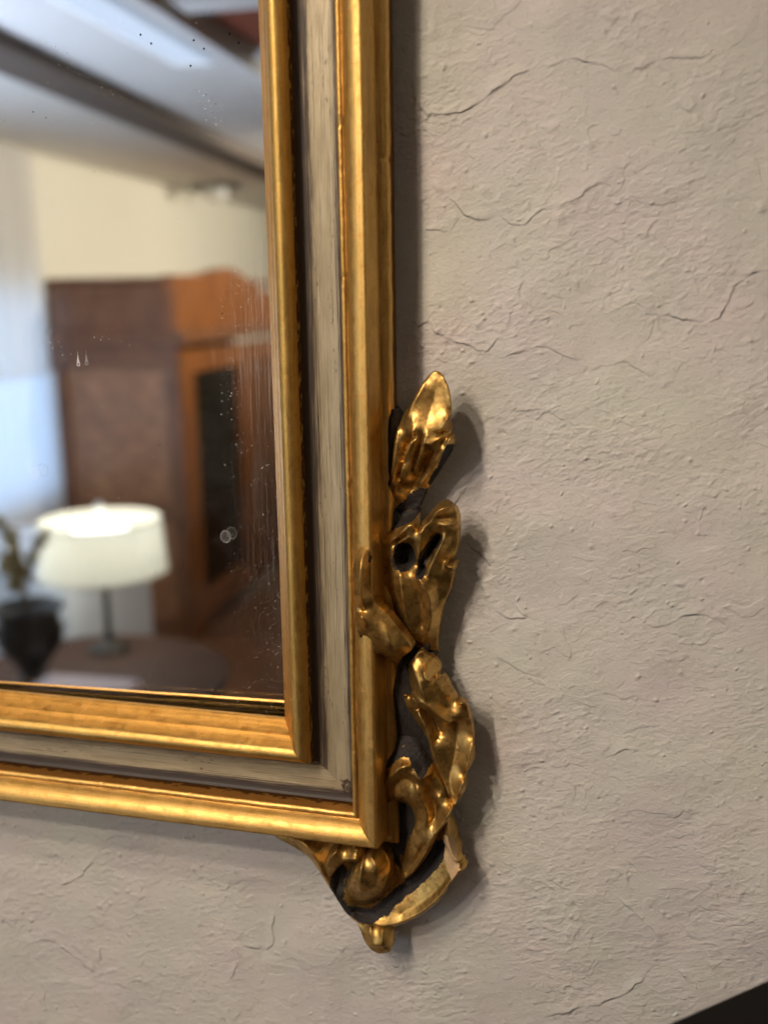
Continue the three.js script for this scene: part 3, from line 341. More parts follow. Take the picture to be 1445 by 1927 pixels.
// silvered back and the clear glass before it, tilted a little in the frame
{
  const tilt = Math.atan(0.0275), w = 0.432, h = 0.572;
  const silverMap = texture(1024, 2048, (i, j, o) => { const x = i / 1024 * 180 - 170, y = j / 2048 * 360 - 10; let v = 0.9; for (const [a, b, r] of SPECKS) { const d = Math.hypot(x - a, y - b); if (d < r) v = 0.05; } o[0] = v; o[1] = v; o[2] = v * 0.985; }, 3, true, THREE.ClampToEdgeWrapping);
  const place = (g, z) => { g.rotateY(tilt); g.translate(-0.21, 0.28, z + 0.0275 * 0.192 - 0.0029); return g; };
  const uvs = (g) => { const p = g.attributes.position, uv = g.attributes.uv; for (let i = 0; i < p.count; i++) { const x = p.getX(i) * 1000 - 210, y = p.getY(i) * 1000 + 280; uv.setXY(i, (x + 170) / 180, (y + 10) / 360); } return g; };
  part('silvered_mirror', place(uvs(new THREE.PlaneGeometry(w, h, 12, 12)), 0), std({ map: silverMap, metalness: 1, roughness: 0.015 }), mirror);
  const R = rng(5), dustMap = new Float32Array(1024 * 2048);
  for (let n = 0; n < 2600; n++) {                     // specks of dust, thick along the right edge
    const near = R() < 0.8, x = near ? 2 - 30 * Math.pow(R(), 2.2) : -165 + 165 * R(), y = near ? -6 + 210 * Math.pow(R(), 0.9) : -5 + 330 * R(), r = 0.07 + 0.2 * Math.pow(R(), 3), v = 0.15 + 0.5 * R();
    if (near && fbm(x / 9, y / 14, 3) < -0.12) continue;
    const ci = (x + 170) / 180 * 1024, cj = (y + 10) / 360 * 2048, R2 = Math.ceil(r * 5.7) + 1; for (let j = -R2; j <= R2; j++) for (let i = -R2; i <= R2; i++) { const a = Math.round(ci) + i, b = Math.round(cj) + j; if (a < 0 || b < 0 || a >= 1024 || b >= 2048) continue; const q = Math.hypot(a - ci, b - cj) / (r * 5.69); if (q < 1.2) dustMap[b * 1024 + a] = Math.max(dustMap[b * 1024 + a], v * step(1.2, 0.5, q)); }
  }
  const dirt = texture(1024, 2048, (i, j, o) => {
    const x = i / 1024 * 180 - 170, y = j / 2048 * 360 - 10; let d = 0;
    const e = -x, edge = step(34, 2, e + 8 * fbm(x / 20, y / 30, 2)) * step(20, 60, y) * step(250, 170, y);
    const st = fbm(x * 1.6 + 0.3 * noise(y / 30, 2), y / 45, 3, 0.7);
    d += 0.13 * edge * step(-0.1, 0.5, st) * step(130, 175, y) + 0.05 * edge * step(0.1, 0.5, st);
    d += dustMap[j * 1024 + i];
    d += 0.001 + 0.004 * step(-0.2, 0.4, fbm(x / 30, y / 40, 3));
    for (const [kind, a, b, r] of FILMS) {
      const dx = x - a, dy = y - b;
      if (kind === 'drip') { const w = dy < 0 ? r : r * Math.pow(clamp(1 - dy / (r * 6.5)), 1.6); if (dy > -r && dy < r * 6.5 && Math.abs(dx) < w * (dy < 0 ? Math.sqrt(clamp(1 - dy * dy / r / r)) : 1)) d += 0.22 + 0.25 * step(0.5, 1, Math.hypot(dx, dy) / r); }
      if (kind === 'ring') { const q = Math.hypot(dx, dy * 0.9) / r + 0.15 * noise(dx * 1.5, dy * 1.5); if (q < 1.05) d += 0.05 + 0.16 * step(0.72, 0.98, q) + 0.14 * step(0.2, 0.5, noise(x * 4, y * 4)); }
      if (kind === 'dot' && Math.hypot(dx, dy) < r) d += 0.4;
    }
    d = clamp(d); o[0] = o[1] = o[2] = 1 - d;
  }, 3, false, THREE.ClampToEdgeWrapping);
  part('glass_pane', place(uvs(new THREE.PlaneGeometry(w, h, 12, 12)), 0.0038), new THREE.MeshPhysicalMaterial({ color: lin(0.94, 0.95, 0.94), roughness: 0.03, transmission: 1, transmissionMap: dirt, thickness: 0, ior: 1.5 }), mirror);
}

// ---------------------------------------------------------------- the carving, mm: [x, y, height]; every curve is a cut or a crest with its own height
function relief(p, seed) {
  const cell = 0.29, pad = 3;
  let x0 = 1e9, x1 = -1e9, y0 = 1e9, y1 = -1e9; for (const [x, y] of p.outline) { x0 = Math.min(x0, x); x1 = Math.max(x1, x); y0 = Math.min(y0, y); y1 = Math.max(y1, y); }
  x0 -= pad; y0 -= pad; const nx = Math.ceil((x1 + pad - x0) / cell) + 1, ny = Math.ceil((y1 + pad - y0) / cell) + 1, N = nx * ny;
  // smooth outline
  const ring = new THREE.CatmullRomCurve3(p.outline.map((v) => new THREE.Vector3(...v)), true, 'centripetal').getSpacedPoints(p.outline.length * 10);
  const sd = new Float32Array(N), wind = new Int8Array(N);
  for (let j = 0; j < ny; j++) for (let i = 0; i < nx; i++) {
    const x = x0 + i * cell, y = y0 + j * cell; let d = 1e9, w = 0;
    for (let k = 0; k < ring.length - 1; k++) {
      const a = ring[k], b = ring[k + 1], ex = b.x - a.x, ey = b.y - a.y, t = clamp(((x - a.x) * ex + (y - a.y) * ey) / (ex * ex + ey * ey + 1e-9)), qx = x - a.x - t * ex, qy = y - a.y - t * ey, q = qx * qx + qy * qy; if (q < d) d = q;
      if (a.y <= y !== b.y <= y) { const c = ex * (y - a.y) - (x - a.x) * ey; if (a.y <= y ? c > 0 : c < 0) w += a.y <= y ? 1 : -1; }
    }
    const k = j * nx + i; sd[k] = (w ? -1 : 1) * Math.sqrt(d);
  }
  const h = new Float32Array(N), cnt = new Float32Array(N), fix = new Uint8Array(N), dark = new Float32Array(N).fill(9);
  const put = (x, y, z) => { const i = Math.round((x - x0) / cell), j = Math.round((y - y0) / cell); if (i < 0 || j < 0 || i >= nx || j >= ny) return; const k = j * nx + i; h[k] += z; cnt[k]++; };
  for (const v of ring) put(v.x, v.y, v.z);
  for (const c of p.curves) {
    const L = c.at.length > 1 ? new THREE.CatmullRomCurve3(c.at.map((v) => new THREE.Vector3(...v)), false, 'centripetal') : null; if (!L) continue;
    const pts = L.getSpacedPoints(Math.ceil(L.getLength() / 0.2));
    for (const v of pts) { put(v.x, v.y, v.z); }
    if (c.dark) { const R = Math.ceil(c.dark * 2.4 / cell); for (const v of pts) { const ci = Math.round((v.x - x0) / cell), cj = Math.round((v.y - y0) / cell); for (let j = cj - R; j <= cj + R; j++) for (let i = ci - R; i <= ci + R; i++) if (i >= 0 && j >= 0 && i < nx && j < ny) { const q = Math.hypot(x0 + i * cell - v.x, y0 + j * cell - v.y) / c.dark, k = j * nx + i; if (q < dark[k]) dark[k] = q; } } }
  }
  let mean = 0, m = 0; for (let k = 0; k < N; k++) if (cnt[k]) { h[k] /= cnt[k]; fix[k] = 1; mean += h[k]; m++; } mean /= m;
  for (let k = 0; k < N; k++) if (!fix[k]) h[k] = mean;
  for (let it = 0; it < 560; it++) for (let j = 1; j < ny - 1; j++) for (let i = 1; i < nx - 1; i++) { const k = j * nx + i; if (fix[k] || sd[k] > 2.4) continue; const n = (h[k - 1] + h[k + 1] + h[k - nx] + h[k + nx]) / 4; h[k] += 1.88 * (n - h[k]); }
  for (let it = 0; it < 4; it++) { const c = h.slice(); for (let j = 1; j < ny - 1; j++) for (let i = 1; i < nx - 1; i++) { const k = j * nx + i; if (sd[k] > 1.6) continue; h[k] = (c[k] * 4 + 2 * (c[k - 1] + c[k + 1] + c[k - nx] + c[k + nx]) + c[k - nx - 1] + c[k - nx + 1] + c[k + nx - 1] + c[k + nx + 1]) / 16; } }
  for (let j = 0; j < ny; j++) for (let i = 0; i < nx; i++) { const x = x0 + i * cell, y = y0 + j * cell; h[j * nx + i] += 0.1 * fbm(x / 6 + seed, y / 6, 3) + (dark[j * nx + i] < 1.2 ? (p.name === 'backing_block' ? 0.25 * fbm(x / 0.9, y / 9, 3) : 0.16 * fbm(x / 1.2, y / 1.2, 2)) : 0); }
  let z0 = 1e9, z1 = -1e9; for (let k = 0; k < N; k++) if (sd[k] < 0.5) { z1 = Math.max(z1, h[k]); z0 = Math.min(z0, h[k]); }
  z0 = Math.min(z0 - p.thick, p.back) - 2; z1 += 1.5; const nz = Math.ceil((z1 - z0) / cell) + 1;
  const F = new Float32Array(N * nz).fill(9), smax = (a, b, r) => { const e = Math.max(r - Math.abs(a - b), 0) / r; return Math.max(a, b) + e * e * r * 0.25; };
  for (let j = 1; j < ny - 1; j++) for (let i = 1; i < nx - 1; i++) {
    const k = j * nx + i; if (sd[k] > 2.2) continue;
    const gx = (h[k + 1] - h[k - 1]) / (2 * cell), gy = (h[k + nx] - h[k - nx]) / (2 * cell), s = 1 / Math.sqrt(1 + gx * gx + gy * gy);
    const inn = Math.max(0, -sd[k]), hb = Math.max(p.back, h[k] - p.thick - 0.7 * inn), side = sd[k] + 0.12 * noise(x0 + i * cell, (y0 + j * cell) * 1.0 + seed);
    for (let l = 0; l < nz; l++) { const z = z0 + l * cell; F[l * N + k] = smax(smax((z - h[k]) * s, side, 1.0), (hb - z) * 0.8, 1.2); }
  }
  // surface nets
  const id = new Int32Array(N * nz).fill(-1), V = [], tone = []; const O = [0, 1, nx, nx + 1, N, N + 1, N + nx, N + nx + 1];
  for (let l = 0; l < nz - 1; l++) for (let j = 0; j < ny - 1; j++) for (let i = 0; i < nx - 1; i++) {
    const b = l * N + j * nx + i; let neg = 0; for (const o of O) if (F[b + o] < 0) neg++; if (!neg || neg === 8) continue;
    let sx = 0, sy = 0, sz = 0, n = 0;
    for (let a = 0; a < 8; a++) for (let e = 1; e < 8; e <<= 1) { if (a & e) continue; const c = a | e, fa = F[b + O[a]], fc = F[b + O[c]]; if (fa < 0 === fc < 0) continue; const t = fa / (fa - fc); sx += (a & 1) + (e === 1 ? t : 0); sy += (a >> 1 & 1) + (e === 2 ? t : 0); sz += (a >> 2) + (e === 4 ? t : 0); n++; }
    id[b] = V.length / 3; V.push(x0 + (i + sx / n) * cell, y0 + (j + sy / n) * cell, z0 + (l + sz / n) * cell);
    tone.push(dark[j * nx + i]);
  }
  const tris = [[], [], []];
  const inside = (poly, x, y) => { let c = false; for (let a = 0, b = poly.length - 1; a < poly.length; b = a++) if (poly[a][1] > y !== poly[b][1] > y && x < (poly[b][0] - poly[a][0]) * (y - poly[a][1]) / (poly[b][1] - poly[a][1]) + poly[a][0]) c = !c; return c; };
  const quad = (a, b, c, d, flip) => {
    if (a < 0 || b < 0 || c < 0 || d < 0) return; let x = 0, y = 0, z = 0, t = 0; for (const q of [a, b, c, d]) { x += V[3 * q] / 4; y += V[3 * q + 1] / 4; z += V[3 * q + 2] / 4; t += tone[q] / 4; }
    const grain = 0.3 * fbm(x / 5 + seed, y / 5, 5, 0.65) + 0.1 * noise(x * 1.6, y * 1.6 + z);
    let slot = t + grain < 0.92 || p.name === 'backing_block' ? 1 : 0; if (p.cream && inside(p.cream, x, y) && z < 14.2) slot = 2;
    const T = tris[slot]; if (flip) T.push(a, c, b, a, d, c); else T.push(a, b, c, a, c, d);
  };
  for (let l = 1; l < nz - 1; l++) for (let j = 1; j < ny - 1; j++) for (let i = 1; i < nx - 1; i++) {
    const b = l * N + j * nx + i, f = F[b] < 0;
    if (f !== F[b + 1] < 0) quad(id[b - nx - N], id[b - N], id[b], id[b - nx], !f);
    if (f !== F[b + nx] < 0) quad(id[b - 1 - N], id[b - 1], id[b], id[b - N], !f);
    if (f !== F[b + N] < 0) quad(id[b - 1 - nx], id[b - nx], id[b], id[b - 1], !f);
  }
  const g = new THREE.BufferGeometry(), nv = V.length / 3, pos = new Float32Array(nv * 3), uv = new Float32Array(nv * 2), col = new Float32Array(nv * 3);
  for (let q = 0; q < nv; q++) {
    const x = V[3 * q], y = V[3 * q + 1], z = V[3 * q + 2]; pos[3 * q] = x * MM; pos[3 * q + 1] = y * MM; pos[3 * q + 2] = z * MM; uv[2 * q] = (x + z * 0.35) / 64 + seed * 0.13; uv[2 * q + 1] = (y + z * 0.45) / 64 + seed * 0.29;
    const film = step(-0.2, 0.5, fbm(x / 5 + seed, y / 7, 5, 0.72)), w = 0.77 - 0.3 * film, r = step(0.2, 0.5, fbm(x / 3.5 + seed, y / 3.5, 3)) * 0.4 + 0.22 * film; col[3 * q] = w * mix(1, 0.82, r); col[3 * q + 1] = w * mix(1, 0.62, r); col[3 * q + 2] = w * mix(1, 0.45, r);
  }
  g.setAttribute('position', new THREE.BufferAttribute(pos, 3)); g.setAttribute('uv', new THREE.BufferAttribute(uv, 2)); g.setAttribute('color', new THREE.BufferAttribute(col, 3));
  g.setIndex([...tris[0], ...tris[1], ...tris[2]].length < 1 ? [] : tris[0].concat(tris[1], tris[2])); let at = 0; tris.forEach((t, q) => { if (t.length) g.addGroup(at, t.length, q); at += t.length; }); g.computeVertexNormals(); return g;
}
{
  const corner = new THREE.Group(); corner.name = 'carved_ornament'; corner.userData.label = 'carved giltwood spray of leaves and scroll over the lower right corner'; mirror.add(corner);
  CARVING.forEach((p, i) => part(p.name, relief(p, i * 3.7 + 1), p.name === 'backing_block' ? [gold, sootAndShade, gesso] : [burnished, sootAndShade, gesso], corner));
}

// ---------------------------------------------------------------- the pedestal in the lower right corner
const blackLacquer = new THREE.MeshPhysicalMaterial({ color: lin(0.006, 0.0055, 0.005), roughness: 0.8, specularIntensity: 0.25 });
{
  const t = thing('pedestal_stand', 'black wooden stand whose top edge shows in the lower right corner', 'stand', [0.1, FLOOR, 0.167]);
  t.rotation.y = Math.atan2(0.0363, 0.0397);
  const H = -0.06 - FLOOR;
  part('top', box(0.24, 0.022, 0.24, 0.12, H - 0.011, 0.12, 0.003), blackLacquer, t);
  part('body', box(0.21, H - 0.06, 0.21, 0.12, (H - 0.06) / 2 + 0.038, 0.12, 0.003), blackLacquer, t);
  part('base', box(0.24, 0.04, 0.24, 0.12, 0.02, 0.12, 0.004), blackLacquer, t);
}

// ---------------------------------------------------------------- the room that the mirror shows
const cream = std({ color: lin(0.74, 0.7, 0.59), roughness: 0.9 }), white = std({ color: lin(0.86, 0.85, 0.82), roughness: 0.9 });
const grain = (a, b, seed, s = 1) => texture(256, 512, (i, j, o) => { const n = fbm(i / 20 + seed + 0.8 * noise(j / 90, seed), j / 150, 4, 0.6), t = clamp(0.5 + 0.8 * n); for (let c = 0; c < 3; c++) o[c] = mix(a[c], b[c], t); }, 3, true);
const walnutMap = grain([0.42, 0.27, 0.17], [0.53, 0.35, 0.225], 3), mahoganyMap = grain([0.46, 0.27, 0.13], [0.6, 0.37, 0.19], 9), burlMap = texture(256, 512, (i, j, o) => { const n = fbm(i / 50 + 8 + fbm(i / 60, j / 60, 2), j / 90, 4, 0.6), t = clamp(0.5 + n); o[0] = mix(0.56, 0.7, t); o[1] = mix(0.38, 0.5, t); o[2] = mix(0.25, 0.34, t); }, 3, true);
const walnut = std({ map: walnutMap, roughness: 0.42 }), mahogany = std({ map: mahoganyMap, roughness: 0.4 }), burl = std({ map: burlMap, roughness: 0.35 });
const darkWood = std({ color: lin(0.03, 0.022, 0.017), roughness: 0.6 });
const BACK = 9.2, RIGHT = 2.2;
structure('floor', boxUV(box(RIGHT - SIDE, 0.1, BACK, (RIGHT + SIDE) / 2, FLOOR - 0.05, BACK / 2), 1.4), std({ map: walnutMap, roughness: 0.5 }));
structure('ceiling', box(RIGHT - SIDE, 0.12, BACK, (RIGHT + SIDE) / 2, CEILING + 0.06, BACK / 2), white);
structure('wall_back', box(RIGHT - SIDE, CEILING - FLOOR, 0.12, (RIGHT + SIDE) / 2, (CEILING + FLOOR) / 2, BACK + 0.06), cream);
structure('wall_right', box(0.12, CEILING - FLOOR, BACK, RIGHT + 0.06, (CEILING + FLOOR) / 2, BACK / 2), std({ color: lin(0.2, 0.15, 0.1), roughness: 0.8 }));
structure('wall_left', mergeGeometries([   // with the window's opening in it
  box(0.14, CEILING - FLOOR, 1.9, SIDE - 0.07, (CEILING + FLOOR) / 2, 0.95), box(0.14, CEILING - FLOOR, 0.15, SIDE - 0.07, (CEILING + FLOOR) / 2, 3.025), box(0.14, CEILING - 0.3, 1.05, SIDE - 0.07, (CEILING + 0.3) / 2, 2.425), box(0.14, -0.82 - FLOOR, 1.05, SIDE - 0.07, (FLOOR - 0.82) / 2, 2.425), box(0.14, CEILING - FLOOR, BACK - 4.44, SIDE - 0.07, (CEILING + FLOOR) / 2, (BACK + 4.44) / 2),
  box(0.14, CEILING - 0.3, 1.34, SIDE - 0.07, (CEILING + 0.3) / 2, 3.77), box(0.14, -0.82 - FLOOR, 1.34, SIDE - 0.07, (FLOOR - 0.82) / 2, 3.77)]), cream);
{ // the window: bright sky-blue pane in a white frame, with a white curtain over its upper part
  const w = thing('window', 'tall bright window with pale blue daylight beside the wardrobe in the reflection', 'window', [SIDE, -0.26, 3.77]);
  part('frame', mergeGeometries([box(0.06, 0.05, 1.34, -0.06, 0.535, 0), box(0.06, 0.05, 1.34, -0.06, -0.535, 0), box(0.03, 1.02, 0.02, -0.08, 0, -0.66), box(0.03, 1.02, 0.02, -0.08, 0, 0.66)]), white, w);
  part('pane', box(0.006, 1.05, 1.3, -0.07, 0, 0), std({ color: lin(0.1, 0.1, 0.1), emissive: lin(0.36, 0.56, 0.9), emissiveIntensity: 1.3, roughness: 0.6 }), w);
  const l = new THREE.RectAreaLight(0xb8d2ff, WINDOW_LIGHT, 1.2, 1.0); l.position.set(SIDE - 0.05, -0.26, 3.77); l.lookAt(0, -0.26, 3.77); scene.add(l);
  const w2 = thing('window', 'added second window, unseen, giving cool light from the left wall', 'window', [SIDE, -0.26, 2.425]);  // added, unseen light source for the cool sheen
  part('frame', mergeGeometries([box(0.06, 0.05, 1.05, -0.06, 0.535, 0), box(0.06, 0.05, 1.05, -0.06, -0.535, 0), box(0.06, 1.02, 0.05, -0.06, 0, -0.5), box(0.06, 1.02, 0.05, -0.06, 0, 0.5)]), white, w2);
  part('pane', box(0.006, 1.02, 0.95, -0.07, 0, 0), std({ color: lin(0.1, 0.1, 0.1), emissive: lin(0.62, 0.78, 1), emissiveIntensity: 2.6, roughness: 0.6 }), w2);
  const l2 = new THREE.RectAreaLight(0xcfe0ff, 2.6, 0.95, 1.0); l2.position.set(SIDE - 0.05, -0.26, 2.425); l2.lookAt(0, -0.26, 2.425); scene.add(l2);
  const g = new THREE.PlaneGeometry(1.3, 1.1, 60, 8), p = g.attributes.position; for (let i = 0; i < p.count; i++) p.setZ(i, 0.012 * Math.sin(p.getX(i) * 34) + 0.005 * Math.sin(p.getX(i) * 91)); g.computeVertexNormals(); g.rotateY(Math.PI / 2);
  const c = part('curtain', g, new THREE.MeshPhysicalMaterial({ color: lin(0.8, 0.78, 0.76), roughness: 1, transmission: 0.6, thickness: 0 }), null, [SIDE + 0.06, 0.38, 3.72]);
  c.userData = { label: 'white curtain hanging over the top of the reflected window', category: 'curtain' };
  const g2 = new THREE.PlaneGeometry(1.34, 0.76, 60, 4), p2 = g2.attributes.position; for (let i = 0; i < p2.count; i++) p2.setZ(i, 0.006 * Math.sin(p2.getX(i) * 44)); g2.computeVertexNormals(); g2.rotateY(Math.PI / 2);
  const net = part('net_curtain', g2, new THREE.MeshPhysicalMaterial({ color: lin(0.9, 0.93, 0.98), roughness: 1, transmission: 0.75, thickness: 0 }), null, [SIDE + 0.04, -0.54, 3.77]); net.userData = { label: 'thin white net curtain over the lower half of the reflected window', category: 'curtain' };
}
{ const b = structure('ceiling_beam', box(0.19, 0.05, 8.6, 0, 0, 0, 0.006), std({ color: lin(0.11, 0.085, 0.07), roughness: 0.8 }), [-1.74, CEILING - 0.02, 4.35]); b.rotation.y = -0.05; }
{ // brown boards of the ceiling between white battens
  const t = thing('boarded_ceiling', 'red brown boarded ceiling field with white battens at the top of the reflection', 'ceiling', [-0.95, CEILING, 0]);
  for (let k = 0; k < 6; k++) part('board', box(1.1, 0.02, 0.5, 0.6, -0.012, 0.55 + k * 0.62), std({ color: lin(0.22 + 0.03 * (k % 2), 0.055, 0.025), roughness: 0.6 }), t);
  for (let k = 0; k < 7; k++) part('batten', box(1.1, 0.05, 0.12, 0.6, -0.026, 0.24 + k * 0.62), white, t);
  part('edge_rail', box(0.05, 0.07, 4.2, 0, -0.036, 2.2), white, t);
}
{ const t = thing('ceiling_light', 'pale blue flat ceiling light box beside the brown boards in the reflection', 'light', [-1.07, CEILING, 2.2]);
  part('housing', box(0.15, 0.05, 0.9, 0, -0.026, 0), std({ color: lin(0.3, 0.3, 0.32), roughness: 0.7 }), t);
  part('diffuser', box(0.12, 0.006, 0.86, 0.004, -0.055, 0), std({ color: lin(0.3, 0.3, 0.3), emissive: lin(0.45, 0.56, 0.78), emissiveIntensity: 0.6 }), t);
  const l = new THREE.RectAreaLight(0xcfe0ff, BOX_LIGHT, 0.12, 0.86); l.position.set(-1.07, CEILING - 0.07, 2.2); l.lookAt(-1.07, -1, 2.2); scene.add(l); }
{ const t = thing('smoke_alarm', 'small white round ceiling alarm above the wardrobe in the reflection', 'alarm', [-2.42, CEILING, 6.3]);
  part('base', new THREE.CylinderGeometry(0.16, 0.17, 0.03, 40).translate(0, -0.016, 0), std({ color: lin(0.25, 0.25, 0.24), roughness: 0.6 }), t);
  part('cover', new THREE.SphereGeometry(0.085, 32, 16).scale(1, 0.7, 1).translate(0, -0.05, 0), white, t); }
// spot heads over the mirror
const steel = std({ color: lin(0.05, 0.05, 0.05), roughness: 0.4, metalness: 0.6 });
{ const t = thing('light_track', 'black ceiling track carrying the spot heads above the mirror', 'track'); part('rail', box(0.034, 0.02, 1.1, -0.4, CEILING - 0.012, 0.95), steel, t); }
SPOTS.forEach(([x, z, cd, colour], i) => {
  const t = thing('spot_lamp', ['black ceiling spot lamp farthest out on the track', 'black ceiling spot lamp in the middle of the track', 'black ceiling spot lamp nearest the mirror wall', 'black ceiling spot lamp deep in the room'][i], 'spot lamp', [x, CEILING - 0.1, z]);
  const aim = new THREE.Vector3(i === 3 ? 0.1 : 0, i === 3 ? 0.05 : -0.18, 0), dir = aim.clone().sub(new THREE.Vector3(x, CEILING - 0.1, z)).normalize();
  const q = new THREE.Quaternion().setFromUnitVectors(new THREE.Vector3(0, -1, 0), dir);
  const can = part('housing', new THREE.CylinderGeometry(0.035, 0.045, 0.09, 32, 1, true).translate(0, 0.035, 0), steel, t); can.quaternion.copy(q);
  const stem = part('stem', new THREE.CylinderGeometry(0.008, 0.008, 0.09, 12).translate(0, 0.05, 0), steel, t);
  const bulb = part('bulb', new THREE.SphereGeometry(0.022, 24, 12), std({ color: lin(0.2, 0.2, 0.2), emissive: new THREE.Color(colour), emissiveIntensity: 6 }), t);
  const s = new THREE.SpotLight(colour, cd, 0, 0.56, 1, 2); s.position.set(x, CEILING - 0.1, z).addScaledVector(dir, 0.0); s.target.position.copy(aim); s.castShadow = true; s.shadow.radius = 1.4; scene.add(s, s.target);
});
ADDED_WASHERS.forEach(([x, z, cd], i) => {  // spots added out of view to lift the wall's brightness
  const t = thing('spot_lamp', ['added white ceiling spot lamp, unseen, brightening the wall by the window', 'added white ceiling spot lamp, unseen, brightening the wall over the wardrobe', 'added white ceiling spot lamp, unseen, brightening the far end of the left wall'][i], 'spot lamp', [x, CEILING - 0.1, z]);
  const dir = new THREE.Vector3(-1, -0.35, 0).normalize(), q = new THREE.Quaternion().setFromUnitVectors(new THREE.Vector3(0, -1, 0), dir);
  part('housing', new THREE.CylinderGeometry(0.05, 0.065, 0.12, 32, 1, true).translate(0, 0.03, 0), white, t).quaternion.copy(q);
  part('stem', new THREE.CylinderGeometry(0.01, 0.01, 0.1, 12).translate(0, 0.05, 0), white, t);
  part('bulb', new THREE.SphereGeometry(0.03, 24, 12), std({ color: lin(0.2, 0.2, 0.2), emissive: lin(1, 0.88, 0.72), emissiveIntensity: 6 }), t);
  const s = new THREE.SpotLight(0xfff4e6, cd, 0, 1.05, 0.7, 2); s.position.set(x, CEILING - 0.1, z); s.target.position.set(x - 1, CEILING - 0.22, z); s.shadow.radius = 2; scene.add(s, s.target);
});
for (const [x, z, cd, colour, label] of [[-1.95, 1.7, ADDED_UPLIGHT, 0xccdbff, 'added white uplighter left of the mirror, unseen, brightening the ceiling'], [1.45, 1.5, ADDED_UPLIGHT_RIGHT, 0xffe9d2, 'added white uplighter right of the mirror, unseen, filling the frame shadows']]) {  // added fill lamps, unseen: ceiling bounce and softer frame shadows
  const t = thing('added_uplighter', label, 'lamp', [x, FLOOR, z]);
  part('bowl', new THREE.LatheGeometry([[0.02, 1.62], [0.1, 1.66], [0.15, 1.74], [0.155, 1.745], [0.1, 1.65], [0.02, 1.61]].map(([a, b]) => new THREE.Vector2(a, b)), 40), white, t);
  part('pole', new THREE.CylinderGeometry(0.014, 0.014, 1.6, 16).translate(0, 0.81, 0), white, t); part('base', new THREE.CylinderGeometry(0.14, 0.15, 0.025, 40).translate(0, 0.0125, 0), white, t);
  part('bulb', new THREE.SphereGeometry(0.035, 24, 16).translate(0, 1.69, 0), std({ color: lin(0.2, 0.2, 0.2), emissive: new THREE.Color(colour), emissiveIntensity: 5 }), t);
  const s = new THREE.SpotLight(colour, cd, 0, 1.25, 0.8, 2); s.position.set(x, FLOOR + 1.69, z); s.target.position.set(x + (x < 0 ? 0.2 : -0.2), CEILING, z + (x < 0 ? 0.6 : 0)); s.shadow.radius = 1.8; scene.add(s, s.target);
}
